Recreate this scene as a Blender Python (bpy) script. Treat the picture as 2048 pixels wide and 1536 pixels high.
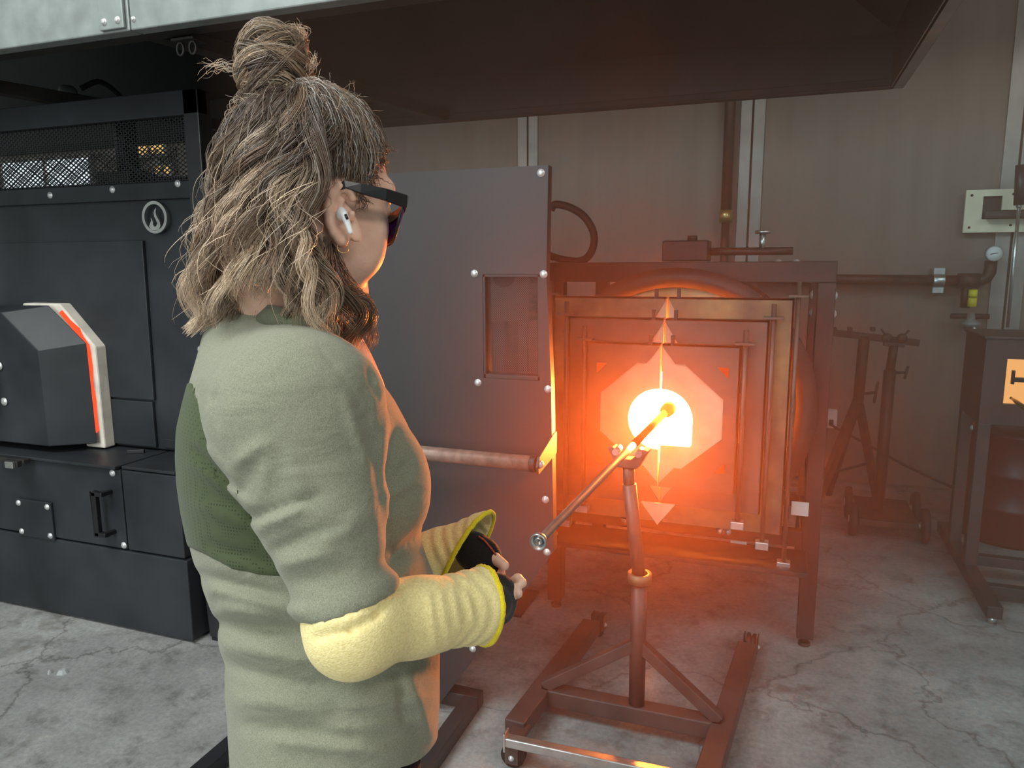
import bpy, bmesh, math, random
import numpy as np
from mathutils import Vector, Matrix

for _o in list(bpy.data.objects):
    bpy.data.objects.remove(_o, do_unlink=True)
S = bpy.context.scene
COL = S.collection
rnd = random.Random(7)

# ------------------------------------------------------------------ camera
F_PX = 1480.0
PITCH, YAW, ROLL, CAM_H = math.radians(9.3), math.radians(20.0), math.radians(-0.3), 1.45
_fw = np.array([-math.sin(YAW) * math.cos(PITCH), math.cos(YAW) * math.cos(PITCH), -math.sin(PITCH)])
_r0 = np.array([math.cos(YAW), math.sin(YAW), 0.0])
_u0 = np.cross(_r0, _fw)
_ri = _r0 * math.cos(ROLL) + _u0 * math.sin(ROLL)
_up = np.cross(_ri, _fw)
_C = np.array([0.0, 0.0, CAM_H])
cam_data = bpy.data.cameras.new('camera')
cam = bpy.data.objects.new('camera', cam_data)
COL.objects.link(cam)
cam_data.sensor_fit = 'HORIZONTAL'
cam_data.sensor_width = 36.0
cam_data.lens = 36.0 * F_PX / 2048.0
cam_data.clip_start = 0.02
cam.matrix_world = Matrix(((_ri[0], _up[0], -_fw[0], _C[0]), (_ri[1], _up[1], -_fw[1], _C[1]),
                           (_ri[2], _up[2], -_fw[2], _C[2]), (0, 0, 0, 1)))
S.camera = cam

# ------------------------------------------------------------------ view, world, daylight
S.view_settings.view_transform = 'Standard'
S.view_settings.look = 'None'
S.view_settings.gamma = 1.0
S.view_settings.use_curve_mapping = False
S.view_settings.exposure = 0.0
S.cycles.use_denoising = True
S.cycles.max_bounces = 5
S.cycles.adaptive_threshold = 0.02
S.cycles.volume_bounces = 0
S.cycles.sample_clamp_indirect = 4.0
S.cycles.caustics_reflective = False
S.cycles.caustics_refractive = False
W = bpy.data.worlds.new('world')
S.world = W
W.use_nodes = True
W.node_tree.nodes['Background'].inputs['Color'].default_value = (0.90, 1.0, 0.97, 1)
W.node_tree.nodes['Background'].inputs['Strength'].default_value = 0.33


def area(name, loc, target, sx, sy, power, color):
    d = bpy.data.lights.new(name, 'AREA')
    d.shape = 'RECTANGLE'
    d.size, d.size_y, d.energy, d.color = sx, sy, power, color
    o = bpy.data.objects.new(name, d)
    COL.objects.link(o)
    o.location = loc
    o.rotation_euler = (Vector(target) - Vector(loc)).to_track_quat('-Z', 'Y').to_euler()
    return o


# daylight from the open bay door and skylight behind and to the left of the photographer
area('skylight', (-2.3, -0.6, 4.6), (-1.3, 1.3, 0.6), 2.6, 1.6, 165.0, (0.95, 1.0, 0.985))
area('bay_door', (-1.8, -4.2, 2.5), (-0.7, 1.4, 1.1), 4.0, 3.0, 165.0, (0.93, 1.0, 1.0))


# unseen fill light added high on the right to brighten the face
area('added_fill', (2.6, -0.6, 4.2), (0.0, 2.0, 0.6), 3.0, 0.5, 58.0, (1.0, 0.94, 0.86))


# ------------------------------------------------------------------ helpers
def ray(px, py):
    return _fw + _ri * (px - 1024.0) / F_PX - _up * (py - 768.0) / F_PX


def PY(px, py, y):                    # point of the photo lying in the vertical plane Y = y
    d = ray(px, py)
    return _C + d * (y / d[1])


def PZ(px, py, z=0.0):                # point of the photo lying in the horizontal plane Z = z
    d = ray(px, py)
    return _C + d * ((z - CAM_H) / d[2])


def PD(px, py, dist):                 # point of the photo at this distance along the view axis
    return _C + ray(px, py) * dist


ABS = {}


def empty(name, loc, label=None, cat=None, group=None):
    o = bpy.data.objects.new(name, None)
    COL.objects.link(o)
    o.location = loc
    o.empty_display_size = 0.1
    ABS[o.name] = np.array(loc, float)
    tag(o, label, cat, group)
    return o


def tag(o, label=None, cat=None, group=None, kind=None):
    if label: o['label'] = label
    if cat: o['category'] = cat
    if group: o['group'] = group
    if kind: o['kind'] = kind
    return o


def norm(v):
    v = np.asarray(v, float)
    return v / max(1e-12, np.linalg.norm(v))


def frame_of(d, up=(0, 0, 1)):
    d = norm(d)
    up = np.asarray(up, float)
    if abs(np.dot(d, norm(up))) > 0.98:
        up = np.array([1.0, 0, 0])
    s = norm(np.cross(d, up))
    t = np.cross(s, d)
    return d, s, t


def smooth_path(p, m=6):
    p = np.asarray(p, float)
    p = np.concatenate([[2 * p[0] - p[1]], p, [2 * p[-1] - p[-2]]])
    o = []
    for i in range(1, len(p) - 2):
        for t in np.linspace(0, 1, m, endpoint=False):
            o.append(.5 * (2 * p[i] + (p[i + 1] - p[i - 1]) * t + (2 * p[i - 1] - 5 * p[i] + 4 * p[i + 1] - p[i + 2]) * t * t + (3 * p[i] - p[i - 1] - 3 * p[i + 1] + p[i + 2]) * t ** 3))
    return o + [p[-2]]


class MB:
    """collects the geometry of ONE mesh object"""

    def __init__(self):
        self.v, self.f, self.sm = [], [], []

    def add(self, vs, fs, smooth=False):
        n = len(self.v)
        self.v += [tuple(float(c) for c in p) for p in vs]
        self.f += [tuple(i + n for i in f) for f in fs]
        self.sm += [smooth] * len(fs)
        return self

    def obox(self, c, ax, ay, az):     # centre and three half vectors
        c, ax, ay, az = (np.asarray(q, float) for q in (c, ax, ay, az))
        vs = [c + sx * ax + sy * ay + sz * az for sz in (-1, 1) for sy in (-1, 1) for sx in (-1, 1)]
        fs = [(0, 2, 3, 1), (4, 5, 7, 6), (0, 1, 5, 4), (2, 6, 7, 3), (0, 4, 6, 2), (1, 3, 7, 5)]
        if np.dot(np.cross(ax, ay), az) < 0:
            fs = [f[::-1] for f in fs]
        return self.add(vs, fs)

    def box(self, x0, x1, y0, y1, z0, z1):
        return self.obox(((x0 + x1) / 2, (y0 + y1) / 2, (z0 + z1) / 2), ((x1 - x0) / 2, 0, 0), (0, (y1 - y0) / 2, 0), (0, 0, (z1 - z0) / 2))

    def bar(self, a, b, w, h, up=(0, 0, 1)):
        a, b = np.asarray(a, float), np.asarray(b, float)
        d, s, t = frame_of(b - a, up)
        return self.obox((a + b) / 2, (b - a) / 2, s * w / 2, t * h / 2)

    def cyl(self, a, b, r, r2=None, n=20, cap=True):
        return self.tube([a, b], [r, r if r2 is None else r2], n, cap)

    def tube(self, pts, r, n=12, cap=True, closed=False):
        pts = [np.asarray(p, float) for p in pts]
        m = len(pts)
        rs = r if hasattr(r, '__len__') else [r] * m
        vs, fs = [], []
        s = None
        for i, p in enumerate(pts):
            if closed:
                d = pts[(i + 1) % m] - pts[i - 1]
            else:
                d = pts[min(i + 1, m - 1)] - pts[max(i - 1, 0)]
            d = norm(d)
            if s is None:
                _, s, t = frame_of(d)
            else:
                s = norm(s - d * np.dot(s, d))
                t = np.cross(s, d)
            for k in range(n):
                a = 2 * math.pi * k / n
                vs.append(p + rs[i] * (math.cos(a) * s + math.sin(a) * t))
        for i in range(m if closed else m - 1):
            j = (i + 1) % m
            for k in range(n):
                l = (k + 1) % n
                fs.append((i * n + k, i * n + l, j * n + l, j * n + k))
        self.add(vs, fs, True)
        if cap and not closed:
            base = len(self.v) - len(vs)
            self.f += [tuple(base + k for k in range(n))[::-1], tuple(base + (m - 1) * n + k for k in range(n))]
            self.sm += [False, False]
        return self

    def lathe(self, o, d, prof, n=28, closed=False):      # prof: (along, radius)
        d, s, t = frame_of(d)
        o = np.asarray(o, float)
        vs = [o + d * a + r * (math.cos(2 * math.pi * k / n) * s + math.sin(2 * math.pi * k / n) * t) for a, r in prof for k in range(n)]
        m = len(prof)
        fs = []
        for i in range(m if closed else m - 1):
            j = (i + 1) % m
            fs += [(i * n + k, i * n + (k + 1) % n, j * n + (k + 1) % n, j * n + k) for k in range(n)]
        return self.add(vs, fs, True)

    def prism(self, poly, o, ex, ey, ez):                 # 2-D polygon in (ex, ey), thickness vector ez
        o, ex, ey, ez = (np.asarray(q, float) for q in (o, ex, ey, ez))
        n = len(poly)
        a = [o + ex * p[0] + ey * p[1] for p in poly]
        vs = a + [p + ez for p in a]
        fs = [tuple(range(n))[::-1], tuple(range(n, 2 * n))] + [(k, (k + 1) % n, n + (k + 1) % n, n + k) for k in range(n)]
        return self.add(vs, fs)

    def ball(self, c, r, n=12, sq=(1, 1, 1)):
        c = np.asarray(c, float)
        vs, fs = [], []
        m = n // 2
        for i in range(m + 1):
            th = math.pi * i / m
            for k in range(n):
                a = 2 * math.pi * k / n
                vs.append(c + r * np.array([sq[0] * math.sin(th) * math.cos(a), sq[1] * math.sin(th) * math.sin(a), sq[2] * math.cos(th)]))
        for i in range(m):
            for k in range(n):
                fs.append((i * n + k, (i + 1) * n + k, (i + 1) * n + (k + 1) % n, i * n + (k + 1) % n))
        return self.add(vs, fs, True)

    def build(self, name, mat, parent=None, bevel=0.0, kind=None):
        me = bpy.data.meshes.new(name)
        base = ABS[parent.name] if parent else np.zeros(3)
        me.from_pydata([tuple(np.array(p) - base) for p in self.v], [], self.f)
        me.polygons.foreach_set('use_smooth', self.sm)
        bm = bmesh.new(); bm.from_mesh(me)
        bmesh.ops.remove_doubles(bm, verts=bm.verts, dist=1e-6)
        bmesh.ops.recalc_face_normals(bm, faces=bm.faces)
        bm.to_mesh(me); bm.free()
        return link(name, me, mat, parent, bevel, kind)


def link(name, me, mat, parent=None, bevel=0.0, kind=None):
    o = bpy.data.objects.new(name, me)
    COL.objects.link(o)
    if mat is not None:
        me.materials.append(mat)
    if parent:
        o.parent = parent
        ABS[o.name] = ABS[parent.name]
    else:
        ABS[o.name] = np.zeros(3)
    if bevel:
        m = o.modifiers.new('bevel', 'BEVEL')
        m.width, m.segments, m.limit_method, m.angle_limit = bevel, 2, 'ANGLE', math.radians(40)
    if kind: o['kind'] = kind
    return o


def clone(o, parent, shift=(0, 0, 0)):
    c = o.copy()
    COL.objects.link(c)
    c.parent = parent
    c.location = Vector(o.location) + Vector(shift)
    ABS[c.name] = ABS[parent.name] if parent else np.zeros(3)
    return c


# ------------------------------------------------------------------ materials
def mat(name, col, rough=0.6, metal=0.0, var=0.12, vscale=6.0, bump=0.0, bscale=60.0, col2=None, spec=0.5, streak=None):
    m = bpy.data.materials.new(name)
    m.use_nodes = True
    nt = m.node_tree
    b = nt.nodes['Principled BSDF']
    b.inputs['Roughness'].default_value = rough
    b.inputs['Metallic'].default_value = metal
    b.inputs['Specular IOR Level'].default_value = spec
    tc = nt.nodes.new('ShaderNodeTexCoord')
    src = tc.outputs['Object']
    if streak:
        mp = nt.nodes.new('ShaderNodeMapping'); mp.inputs['Scale'].default_value = streak
        nt.links.new(src, mp.inputs['Vector']); src = mp.outputs['Vector']
    n = nt.nodes.new('ShaderNodeTexNoise')
    n.inputs['Scale'].default_value = vscale
    n.inputs['Detail'].default_value = 6.0
    nt.links.new(src, n.inputs['Vector'])
    r = nt.nodes.new('ShaderNodeValToRGB')
    c2 = col2 or tuple(c * (1 - var * 2) for c in col)
    c1 = col if col2 else tuple(min(1, c * (1 + var)) for c in col)
    r.color_ramp.elements[0].position, r.color_ramp.elements[1].position = 0.32, 0.68
    r.color_ramp.elements[0].color = (*c2, 1); r.color_ramp.elements[1].color = (*c1, 1)
    nt.links.new(n.outputs['Fac'], r.inputs['Fac'])
    nt.links.new(r.outputs['Color'], b.inputs['Base Color'])
    if bump:
        n2 = nt.nodes.new('ShaderNodeTexNoise')
        n2.inputs['Scale'].default_value = bscale; n2.inputs['Detail'].default_value = 4.0
        nt.links.new(src, n2.inputs['Vector'])
        bp = nt.nodes.new('ShaderNodeBump')
        bp.inputs['Strength'].default_value = bump; bp.inputs['Distance'].default_value = 0.004
        nt.links.new(n2.outputs['Fac'], bp.inputs['Height'])
        nt.links.new(bp.outputs['Normal'], b.inputs['Normal'])
    return m


def glow(name, col, strength):
    m = bpy.data.materials.new(name)
    m.use_nodes = True
    nt = m.node_tree
    nt.nodes.remove(nt.nodes['Principled BSDF'])
    e = nt.nodes.new('ShaderNodeEmission')
    e.inputs['Color'].default_value = (*col, 1); e.inputs['Strength'].default_value = strength
    nt.links.new(e.outputs[0], nt.nodes['Material Output'].inputs['Surface'])
    return m


def concrete():
    m = mat('concrete', (0.36, 0.37, 0.36), 0.62, 0, bump=0.25, bscale=45)
    nt = m.node_tree
    b = nt.nodes['Principled BSDF']
    tc = [n for n in nt.nodes if n.type == 'TEX_COORD'][0]

    def noise(sc, det, rough=0.6):
        n = nt.nodes.new('ShaderNodeTexNoise'); n.inputs['Scale'].default_value = sc
        n.inputs['Detail'].default_value = det; n.inputs['Roughness'].default_value = rough
        nt.links.new(tc.outputs['Object'], n.inputs['Vector']); return n

    def ramp(src, stops):
        r = nt.nodes.new('ShaderNodeValToRGB')
        r.color_ramp.elements[0].position, r.color_ramp.elements[0].color = stops[0][0], (*stops[0][1], 1)
        r.color_ramp.elements[1].position, r.color_ramp.elements[1].color = stops[-1][0], (*stops[-1][1], 1)
        for p, c in stops[1:-1]:
            r.color_ramp.elements.new(p).color = (*c, 1)
        nt.links.new(src, r.inputs['Fac']); return r

    def mixc(kind, fac, a, c):
        x = nt.nodes.new('ShaderNodeMix'); x.data_type = 'RGBA'; x.blend_type = kind
        x.inputs[0].default_value = fac
        nt.links.new(a, x.inputs[6]); nt.links.new(c, x.inputs[7]); return x
    big = ramp(noise(1.6, 8).outputs['Fac'], [(0.3, (0.20, 0.20, 0.195)), (0.5, (0.30, 0.30, 0.295)), (0.68, (0.44, 0.44, 0.425))])
    mid = ramp(noise(7, 10, 0.7).outputs['Fac'], [(0.34, (0.55, 0.53, 0.52)), (0.48, (0.95, 0.95, 0.95)), (0.62, (1.0, 1.0, 1.0)), (0.72, (1.25, 1.22, 1.15))])
    fine = ramp(noise(60, 6, 0.7).outputs['Fac'], [(0.3, (0.72, 0.72, 0.72)), (0.7, (1.15, 1.15, 1.15))])
    v = nt.nodes.new('ShaderNodeTexVoronoi'); v.feature = 'DISTANCE_TO_EDGE'; v.inputs['Scale'].default_value = 1.1
    w = noise(2.2, 6)
    dv = nt.nodes.new('ShaderNodeVectorMath'); dv.operation = 'MULTIPLY_ADD'
    nt.links.new(w.outputs['Color'], dv.inputs[0]); dv.inputs[1].default_value = (0.5, 0.5, 0.5)
    nt.links.new(tc.outputs['Object'], dv.inputs[2]); nt.links.new(dv.outputs[0], v.inputs['Vector'])
    crack = ramp(v.outputs['Distance'], [(0.0, (0.45, 0.43, 0.42)), (0.010, (1, 1, 1))])
    st = ramp(noise(3.1, 3).outputs['Fac'], [(0.63, (1, 1, 1)), (0.70, (0.62, 0.58, 0.55))])
    x = mixc('MULTIPLY', 1.0, big.outputs[0], mid.outputs[0])
    x = mixc('MULTIPLY', 1.0, x.outputs[2], fine.outputs[0])
    x = mixc('MULTIPLY', 0.8, x.outputs[2], crack.outputs[0])
    x = mixc('MULTIPLY', 1.0, x.outputs[2], st.outputs[0])
    nt.links.new(x.outputs[2], b.inputs['Base Color'])
    rr = nt.nodes.new('ShaderNodeMapRange')
    rr.inputs['To Min'].default_value, rr.inputs['To Max'].default_value = 0.42, 0.75
    nt.links.new(noise(4, 6).outputs['Fac'], rr.inputs['Value'])
    nt.links.new(rr.outputs[0], b.inputs['Roughness'])
    return m


M = {
    'black_steel': mat('black_steel', (0.020, 0.021, 0.023), 0.42, 0.0, 0.2, 4, 0.05, 30, spec=0.5),
    'cabinet_steel': mat('cabinet_steel', (0.030, 0.033, 0.038), 0.45, 0.0, 0.25, 2.5, 0.03, 25, spec=0.35),
    'dark_steel': mat('dark_steel', (0.030, 0.027, 0.026), 0.5, 0.2, 0.25, 5, 0.06, 40),
    'door_steel': mat('door_steel', (0.16, 0.12, 0.10), 0.5, 0.5, 0.3, 6, 0.06, 40, col2=(0.09, 0.06, 0.05)),
    'scorched': mat('scorched', (0.36, 0.23, 0.11), 0.5, 0.5, 0.3, 7, 0.05, 30, col2=(0.12, 0.075, 0.065)),
    'shield_paint': mat('shield_paint', (0.031, 0.031, 0.034), 0.5, 0.15, 0.08, 3, 0.02, 60),
    'galv': mat('galvanised', (0.28, 0.31, 0.30), 0.45, 0.3, 0.10, 14, 0.02, 60),
    'bright_steel': mat('bright_steel', (0.62, 0.62, 0.60), 0.28, 0.9, 0.1, 20),
    'bolt': mat('bolt_zinc', (0.72, 0.73, 0.72), 0.35, 0.6, 0.08, 30),
    'roller': mat('roller', (0.30, 0.19, 0.15), 0.42, 0.2, 0.18, 40, 0.05, 120),
    'refractory': mat('refractory', (0.78, 0.72, 0.62), 0.85, 0, 0.12, 9, 0.3, 30),
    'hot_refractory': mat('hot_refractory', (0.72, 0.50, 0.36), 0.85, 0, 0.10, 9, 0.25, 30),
    'cream': mat('cream_refractory', (0.80, 0.66, 0.42), 0.8, 0, 0.2, 4, 0.2, 25, col2=(0.42, 0.25, 0.08)),
    'wall': mat('wall_board', (0.20, 0.165, 0.135), 0.7, 0, 0.07, 3, 0.05, 60, streak=(3, 3, 0.35)),
    'batten': mat('batten', (0.33, 0.30, 0.27), 0.5, 0.3, 0.1, 8),
    'wood': mat('wood', (0.55, 0.40, 0.22), 0.6, 0, 0.2, 5, streak=(1, 12, 12)),
    'plastic_black': mat('black_plastic', (0.012, 0.012, 0.014), 0.32, 0, 0.2, 10),
    'rubber': mat('rubber', (0.015, 0.014, 0.014), 0.7, 0, 0.2, 20),
    'white': mat('white_paint', (0.80, 0.79, 0.76), 0.5, 0, 0.05, 12),
    'board': mat('mounting_board', (0.80, 0.72, 0.52), 0.6, 0, 0.08, 8),
    'brass': mat('brass', (0.55, 0.40, 0.16), 0.35, 0.9, 0.15, 20),
    'yellow': mat('yellow_paint', (0.80, 0.65, 0.03), 0.45, 0, 0.1, 20),
    'red': mat('red_enamel', (0.16, 0.012, 0.010), 0.4, 0, 0.15, 5),
    'iron_pipe': mat('iron_pipe', (0.055, 0.036, 0.030), 0.5, 0.4, 0.2, 20, 0.1, 80),
    'darkened_iron': mat('darkened_iron', (0.0045, 0.0040, 0.0025), 0.9, 0, 0.3, 40, spec=0.03),  # near-black put in so the pipe end stays dark against the fire
    'concrete': concrete(),
    'fire': glow('fire', (1.0, 0.205, 0.030), 850.0),
    'ember': glow('ember', (1.0, 0.10, 0.035), 1.1),
    'dull_ember': glow('dull_ember', (1.0, 0.10, 0.02), 0.45),
    'kiln_glow': glow('kiln_glow', (1.0, 0.42, 0.13), 1.15),
    'daylight': glow('window_daylight', (0.80, 0.93, 1.0), 1.1),
    'warm': glow('window_warm', (1.0, 0.62, 0.22), 0.8),
}


# ================================================================== SETTING
MB().box(-9, 6, -4, 7, -0.12, 0).build('floor', M['concrete'], kind='structure')
wall = MB().box(-9, 6, 5.22, 5.34, 0, 3.3).build('wall_back', M['wall'], kind='structure')
panel_edges = [-8.9, -6.6, -5.1, -3.26, -1.76, -0.235, 1.255, 2.75, 4.3]
for i in range(len(panel_edges) - 1):
    MB().box(panel_edges[i] + .012, panel_edges[i + 1] - .012, 5.20, 5.225, 0.02, 3.28).build('wall_panel', M['wall'], wall, 0.002)
for x in panel_edges[2:-1]:
    w_ = 0.075 if x < 1 else 0.085
    MB().box(x - w_, x - .006, 5.185, 5.21, 0.02, 3.28).build('batten', M['batten'], wall, 0.003)
    MB().box(x + .006, x + w_, 5.185, 5.21, 0.02, 3.28).build('batten', M['batten'], wall, 0.003)
ceil = MB().box(-9, 6, 3.36, 5.34, 3.12, 3.3).build('ceiling', M['wood'], kind='structure')
MB().box(-9, 6, 5.15, 5.2, 3.02, 3.12).build('trim_1', M['wood'], kind='structure')
for i, (x0, x1, z0, z1, mt) in enumerate([(-6.95, -5.72, 2.50, 2.66, 'daylight'), (-7.0, -5.9, 2.12, 2.40, 'daylight'),
                                          (-5.36, -5.03, 2.39, 2.50, 'warm'), (-5.15, -4.98, 2.22, 2.29, 'warm'), (-4.72, -4.6, 2.38, 2.48, 'warm')]):
    w_ = MB().box(x0, x1, 5.165, 5.18, z0, z1).build('window_%d' % (i + 1), M[mt], kind='structure')
    fr = MB()
    for a, b_, c, d in [(x0 - .03, x1 + .03, z1, z1 + .03), (x0 - .03, x1 + .03, z0 - .03, z0), (x0 - .03, x0, z0, z1), (x1, x1 + .03, z0, z1), ((x0 + x1) / 2 - .012, (x0 + x1) / 2 + .012, z0, z1)]:
        fr.box(a, b_, 5.15, 5.19, c, d)
    fr.build('window_frame', M['batten'], w_)


def bolt(parent, p, d=(0, -1, 0), r=0.009, mt='bolt', name='bolt'):
    p, d = np.asarray(p, float), norm(d)
    m = MB().lathe(p, d, [(-.002, r * 1.25), (.0015, r * 1.25), (.0016, r), (.005, r * .9), (.0068, r * .5), (.007, 0.0001)], 12)
    return m.build(name, M[mt], parent)


# ================================================================== EXHAUST HOOD
hood = empty('exhaust_hood', (-1.9, 2.5, 2.1), 'large dark sheet metal exhaust hood hanging over the furnaces with pale galvanised front beam', 'hood')
HB, HF, HZ, HR = 3.30, 1.76, 2.10, 0.35
m = MB().box(-4.6, -1.762, 1.715, HF, HZ, 2.62)
m.build('front_beam', M['galv'], hood, 0.004)
MB().box(-1.758, HR + .05, 1.715, HF, HZ, 2.62).build('front_beam', M['galv'], hood, 0.004)
strap = MB().box(-1.862, -1.772, 1.704, 1.715, HZ + .006, 2.60).build('joint_strap', M['galv'], hood, 0.003)
for x in (-1.842, -1.792):
    for z in (2.128, 2.40):
        bolt(strap, (x, 1.704, z), r=.008)
bolt(hood, (-1.745, 1.715, 2.128), r=.006, name='rivet')
MB().box(-4.6, HR + .05, HF, HF + .05, HZ, HZ + .006).build('beam_lip', M['dark_steel'], hood)
MB().box(-4.6, HR, HB, HB + .008, HZ, 2.31).build('back_skirt', M['black_steel'], hood)
MB().box(-4.6, HR + .004, HB - .04, HB, HZ, HZ + .006).box(-4.6, HR + .004, HB - .01, HB + .003, HZ, HZ + .038).build('back_lip', M['dark_steel'], hood, 0.002)
MB().box(HR, HR + .008, HF, HB, HZ, 2.31).build('side_skirt', M['black_steel'], hood)
MB().box(HR - .002, HR + .045, HF, HB + .003, HZ, HZ + .006).box(HR + .038, HR + .045, HF, HB, HZ, HZ + .04).build('side_lip', M['batten'], hood, 0.002)


def slab(pts, t, name, mt, parent):
    pts = [np.asarray(p, float) for p in pts]
    nrm = norm(np.cross(pts[1] - pts[0], pts[2] - pts[0])) * t
    n = len(pts)
    MB().add(pts + [p + nrm for p in pts], [tuple(range(n))[::-1], tuple(range(n, 2 * n))] + [(k, (k + 1) % n, n + (k + 1) % n, n + k) for k in range(n)]).build(name, mt, parent)


slab([(-4.6, HB, 2.31), (HR, HB, 2.31), (-.5, 2.7, 2.86), (-4.6, 2.7, 2.86)], .006, 'hood_panel', M['black_steel'], hood)
slab([(HR, HB, 2.31), (HR, HF, 2.31), (-.5, 2.1, 2.86), (-.5, 2.7, 2.86)], .006, 'hood_panel', M['black_steel'], hood)
slab([(-4.6, 2.7, 2.86), (-.5, 2.7, 2.86), (-.5, 2.1, 2.86), (-4.6, 2.1, 2.86)], .006, 'hood_panel', M['black_steel'], hood)
slab([(-4.6, 2.1, 2.86), (-.5, 2.1, 2.86), (HR, HF, 2.31), (-4.6, HF, 2.31)], .006, 'hood_panel', M['black_steel'], hood)
MB().bar((-1.79, HF, HZ + .03), (-1.53, HB, HZ + .03), .055, .05).build('cross_tube', M['dark_steel'], hood, 0.003)
MB().bar((-3.0, HF, HZ + .03), (-2.62, HB, HZ + .03), .055, .05).build('cross_tube', M['dark_steel'], hood, 0.003)
hk = MB().box(-1.70, -1.62, 1.80, 1.86, HZ - .012, HZ - .006)
for x in (-1.685, -1.64):
    hk.tube([(x + .012 * math.sin(a), 1.82, HZ - .03 + .018 * math.cos(a)) for a in np.linspace(0, 2 * math.pi, 12, endpoint=False)], .004, 6, closed=True)
hk.build('light_clip', M['dark_steel'], hood)
sp = PY(146, 188, 2.6)
MB().lathe(sp, (0, -1, 0), [(0, .001), (.0, .03), (.02, .034), (.05, .030), (.06, .018), (.06, .001)], 16).build('pipe_plug', M['galv'], hood)
MB().tube(smooth_path([sp + np.array([0.05, 0, 0.02]), sp + np.array([.12, .05, .05]), sp + np.array([.2, .1, -.05]), sp + np.array([.17, .12, -.2])]), .012, 8).build('hood_cable', M['rubber'], hood)

# ================================================================== LEFT MELTING FURNACE CABINET
cf = empty('melting_furnace', (-2.75, 2.5, 0), 'black sheet metal glass melting furnace cabinet with angular door and mesh top', 'furnace')
CS = M['cabinet_steel']
XR, XL = -2.075, -4.1
MB().box(XL, XR, 2.08, 3.0, 0.012, 0.338).build('base_box', CS, cf, 0.004)
MB().box(XL, -2.372, 2.083, 3.0, 0.345, 0.668).build('lower_panel', CS, cf, 0.004)
MB().box(-2.366, XR - .012, 2.083, 3.0, 0.345, 0.668).build('lower_panel', CS, cf, 0.004)
MB().box(XL, -2.378, 2.065, 2.46, 0.672, 0.684).build('sill_plate', CS, cf, 0.003)
MB().box(-2.366, XR - .03, 2.085, 2.46, 0.672, 0.684).build('sill_plate', CS, cf, 0.003)
MB().box(XL, -2.12, 2.32, 2.95, 0.69, 1.775).build('upper_body', CS, cf, 0.004)
up_ = MB().prism([(-4.05, .90), (-2.405, .90), (-2.395, 1.545), (-4.05, 1.545)], (0, 2.305, 0), (1, 0, 0), (0, 0, 1), (0, .014, 0)).build('upper_panel', CS, cf, 0.003)
MB().box(-4.05, -2.415, 2.305, 2.319, .70, .892).build('skirt_panel', CS, cf, 0.003)
MB().box(-2.375, -2.125, 2.312, 2.32, .70, .74).build('skirt_panel', CS, cf, 0.002)
MB().box(XL, -2.12, 2.300, 2.319, 1.70, 1.765).build('mesh_rail', CS, cf, 0.003)
MB().box(XL, -2.06, 2.29, 2.34, 2.00, 2.09).build('top_rail', CS, cf, 0.004)
MB().box(-2.13, -2.06, 2.29, 2.36, .69, 2.09).build('corner_post', M['black_steel'], cf, 0.004)
for x, z in [(-2.86, 1.735), (-2.52, 1.745), (-2.19, 1.755), (-2.14, 1.12), (-2.15, .72), (-2.14, 1.33)]:
    bolt(cf, (x, 2.30, z), r=.011)
for x, z in [(-2.412, .652), (-2.388, .36)]:
    bolt(cf, (x, 2.083, z), r=.011)
pl = MB().box(-2.955, -2.752, 2.072, 2.083, .335, .497).build('access_plate', CS, cf, 0.003)
for x, z in [(-2.935, .478), (-2.772, .478), (-2.935, .355), (-2.772, .355)]:
    bolt(pl, (x, 2.072, z), r=.010)
hd = MB()
hd.box(-2.475, -2.452, 2.03, 2.05, .405, .585).box(-2.475, -2.42, 2.03, 2.05, .405, .422).box(-2.475, -2.42, 2.03, 2.05, .568, .585)
hd.box(-2.436, -2.42, 2.05, 2.085, .405, .422).box(-2.436, -2.42, 2.05, 2.085, .568, .585)
hd.build('handle', M['plastic_black'], cf, 0.003)
ht = MB().box(-3.02, -2.82, 2.03, 2.06, .665, .682).box(-2.9, -2.83, 2.01, 2.03, .655, .68)
ht.build('slide_latch', M['dark_steel'], cf, 0.003)
MB().box(-2.885, -2.84, 1.998, 2.01, .652, .678).build('latch_tip', M['bright_steel'], cf, .002)
MB().bar((-2.50, 2.24, .692), (-2.44, 2.27, .692), .014, .016).build('loose_lug', M['black_steel'], cf, .002)
# refractory arch around the furnace door
arch = [(-3.03, 1.292), (-2.815, 1.292), (-2.640, 1.118), (-2.640, .69), (-2.745, .69), (-2.745, 1.075), (-2.86, 1.205), (-3.03, 1.205)]
MB().prism(arch, (0, 2.255, 0), (1, 0, 0), (0, 0, 1), (0, .055, 0)).build('door_arch', M['refractory'], cf, 0.006)
slot = [(-3.0, 1.222), (-2.83, 1.222), (-2.700, 1.085), (-2.700, .70), (-2.735, .70), (-2.735, 1.07), (-2.852, 1.19), (-3.0, 1.19)]
MB().prism([(p[0], p[2]) for p in (PY(x, y, 2.248) for x, y in [(122, 621), (138, 640), (156, 657), (166, 676), (176, 690), (179, 706), (183, 735), (184, 770), (190, 800), (192, 835), (196, 860), (191, 866), (186, 820), (182, 790), (177, 745), (173, 705), (158, 676), (148, 663), (134, 645), (118, 626)])], (0, 2.248, 0), (1, 0, 0), (0, 0, 1), (0, .01, 0)).build('glowing_gap', M['ember'], cf)
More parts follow.
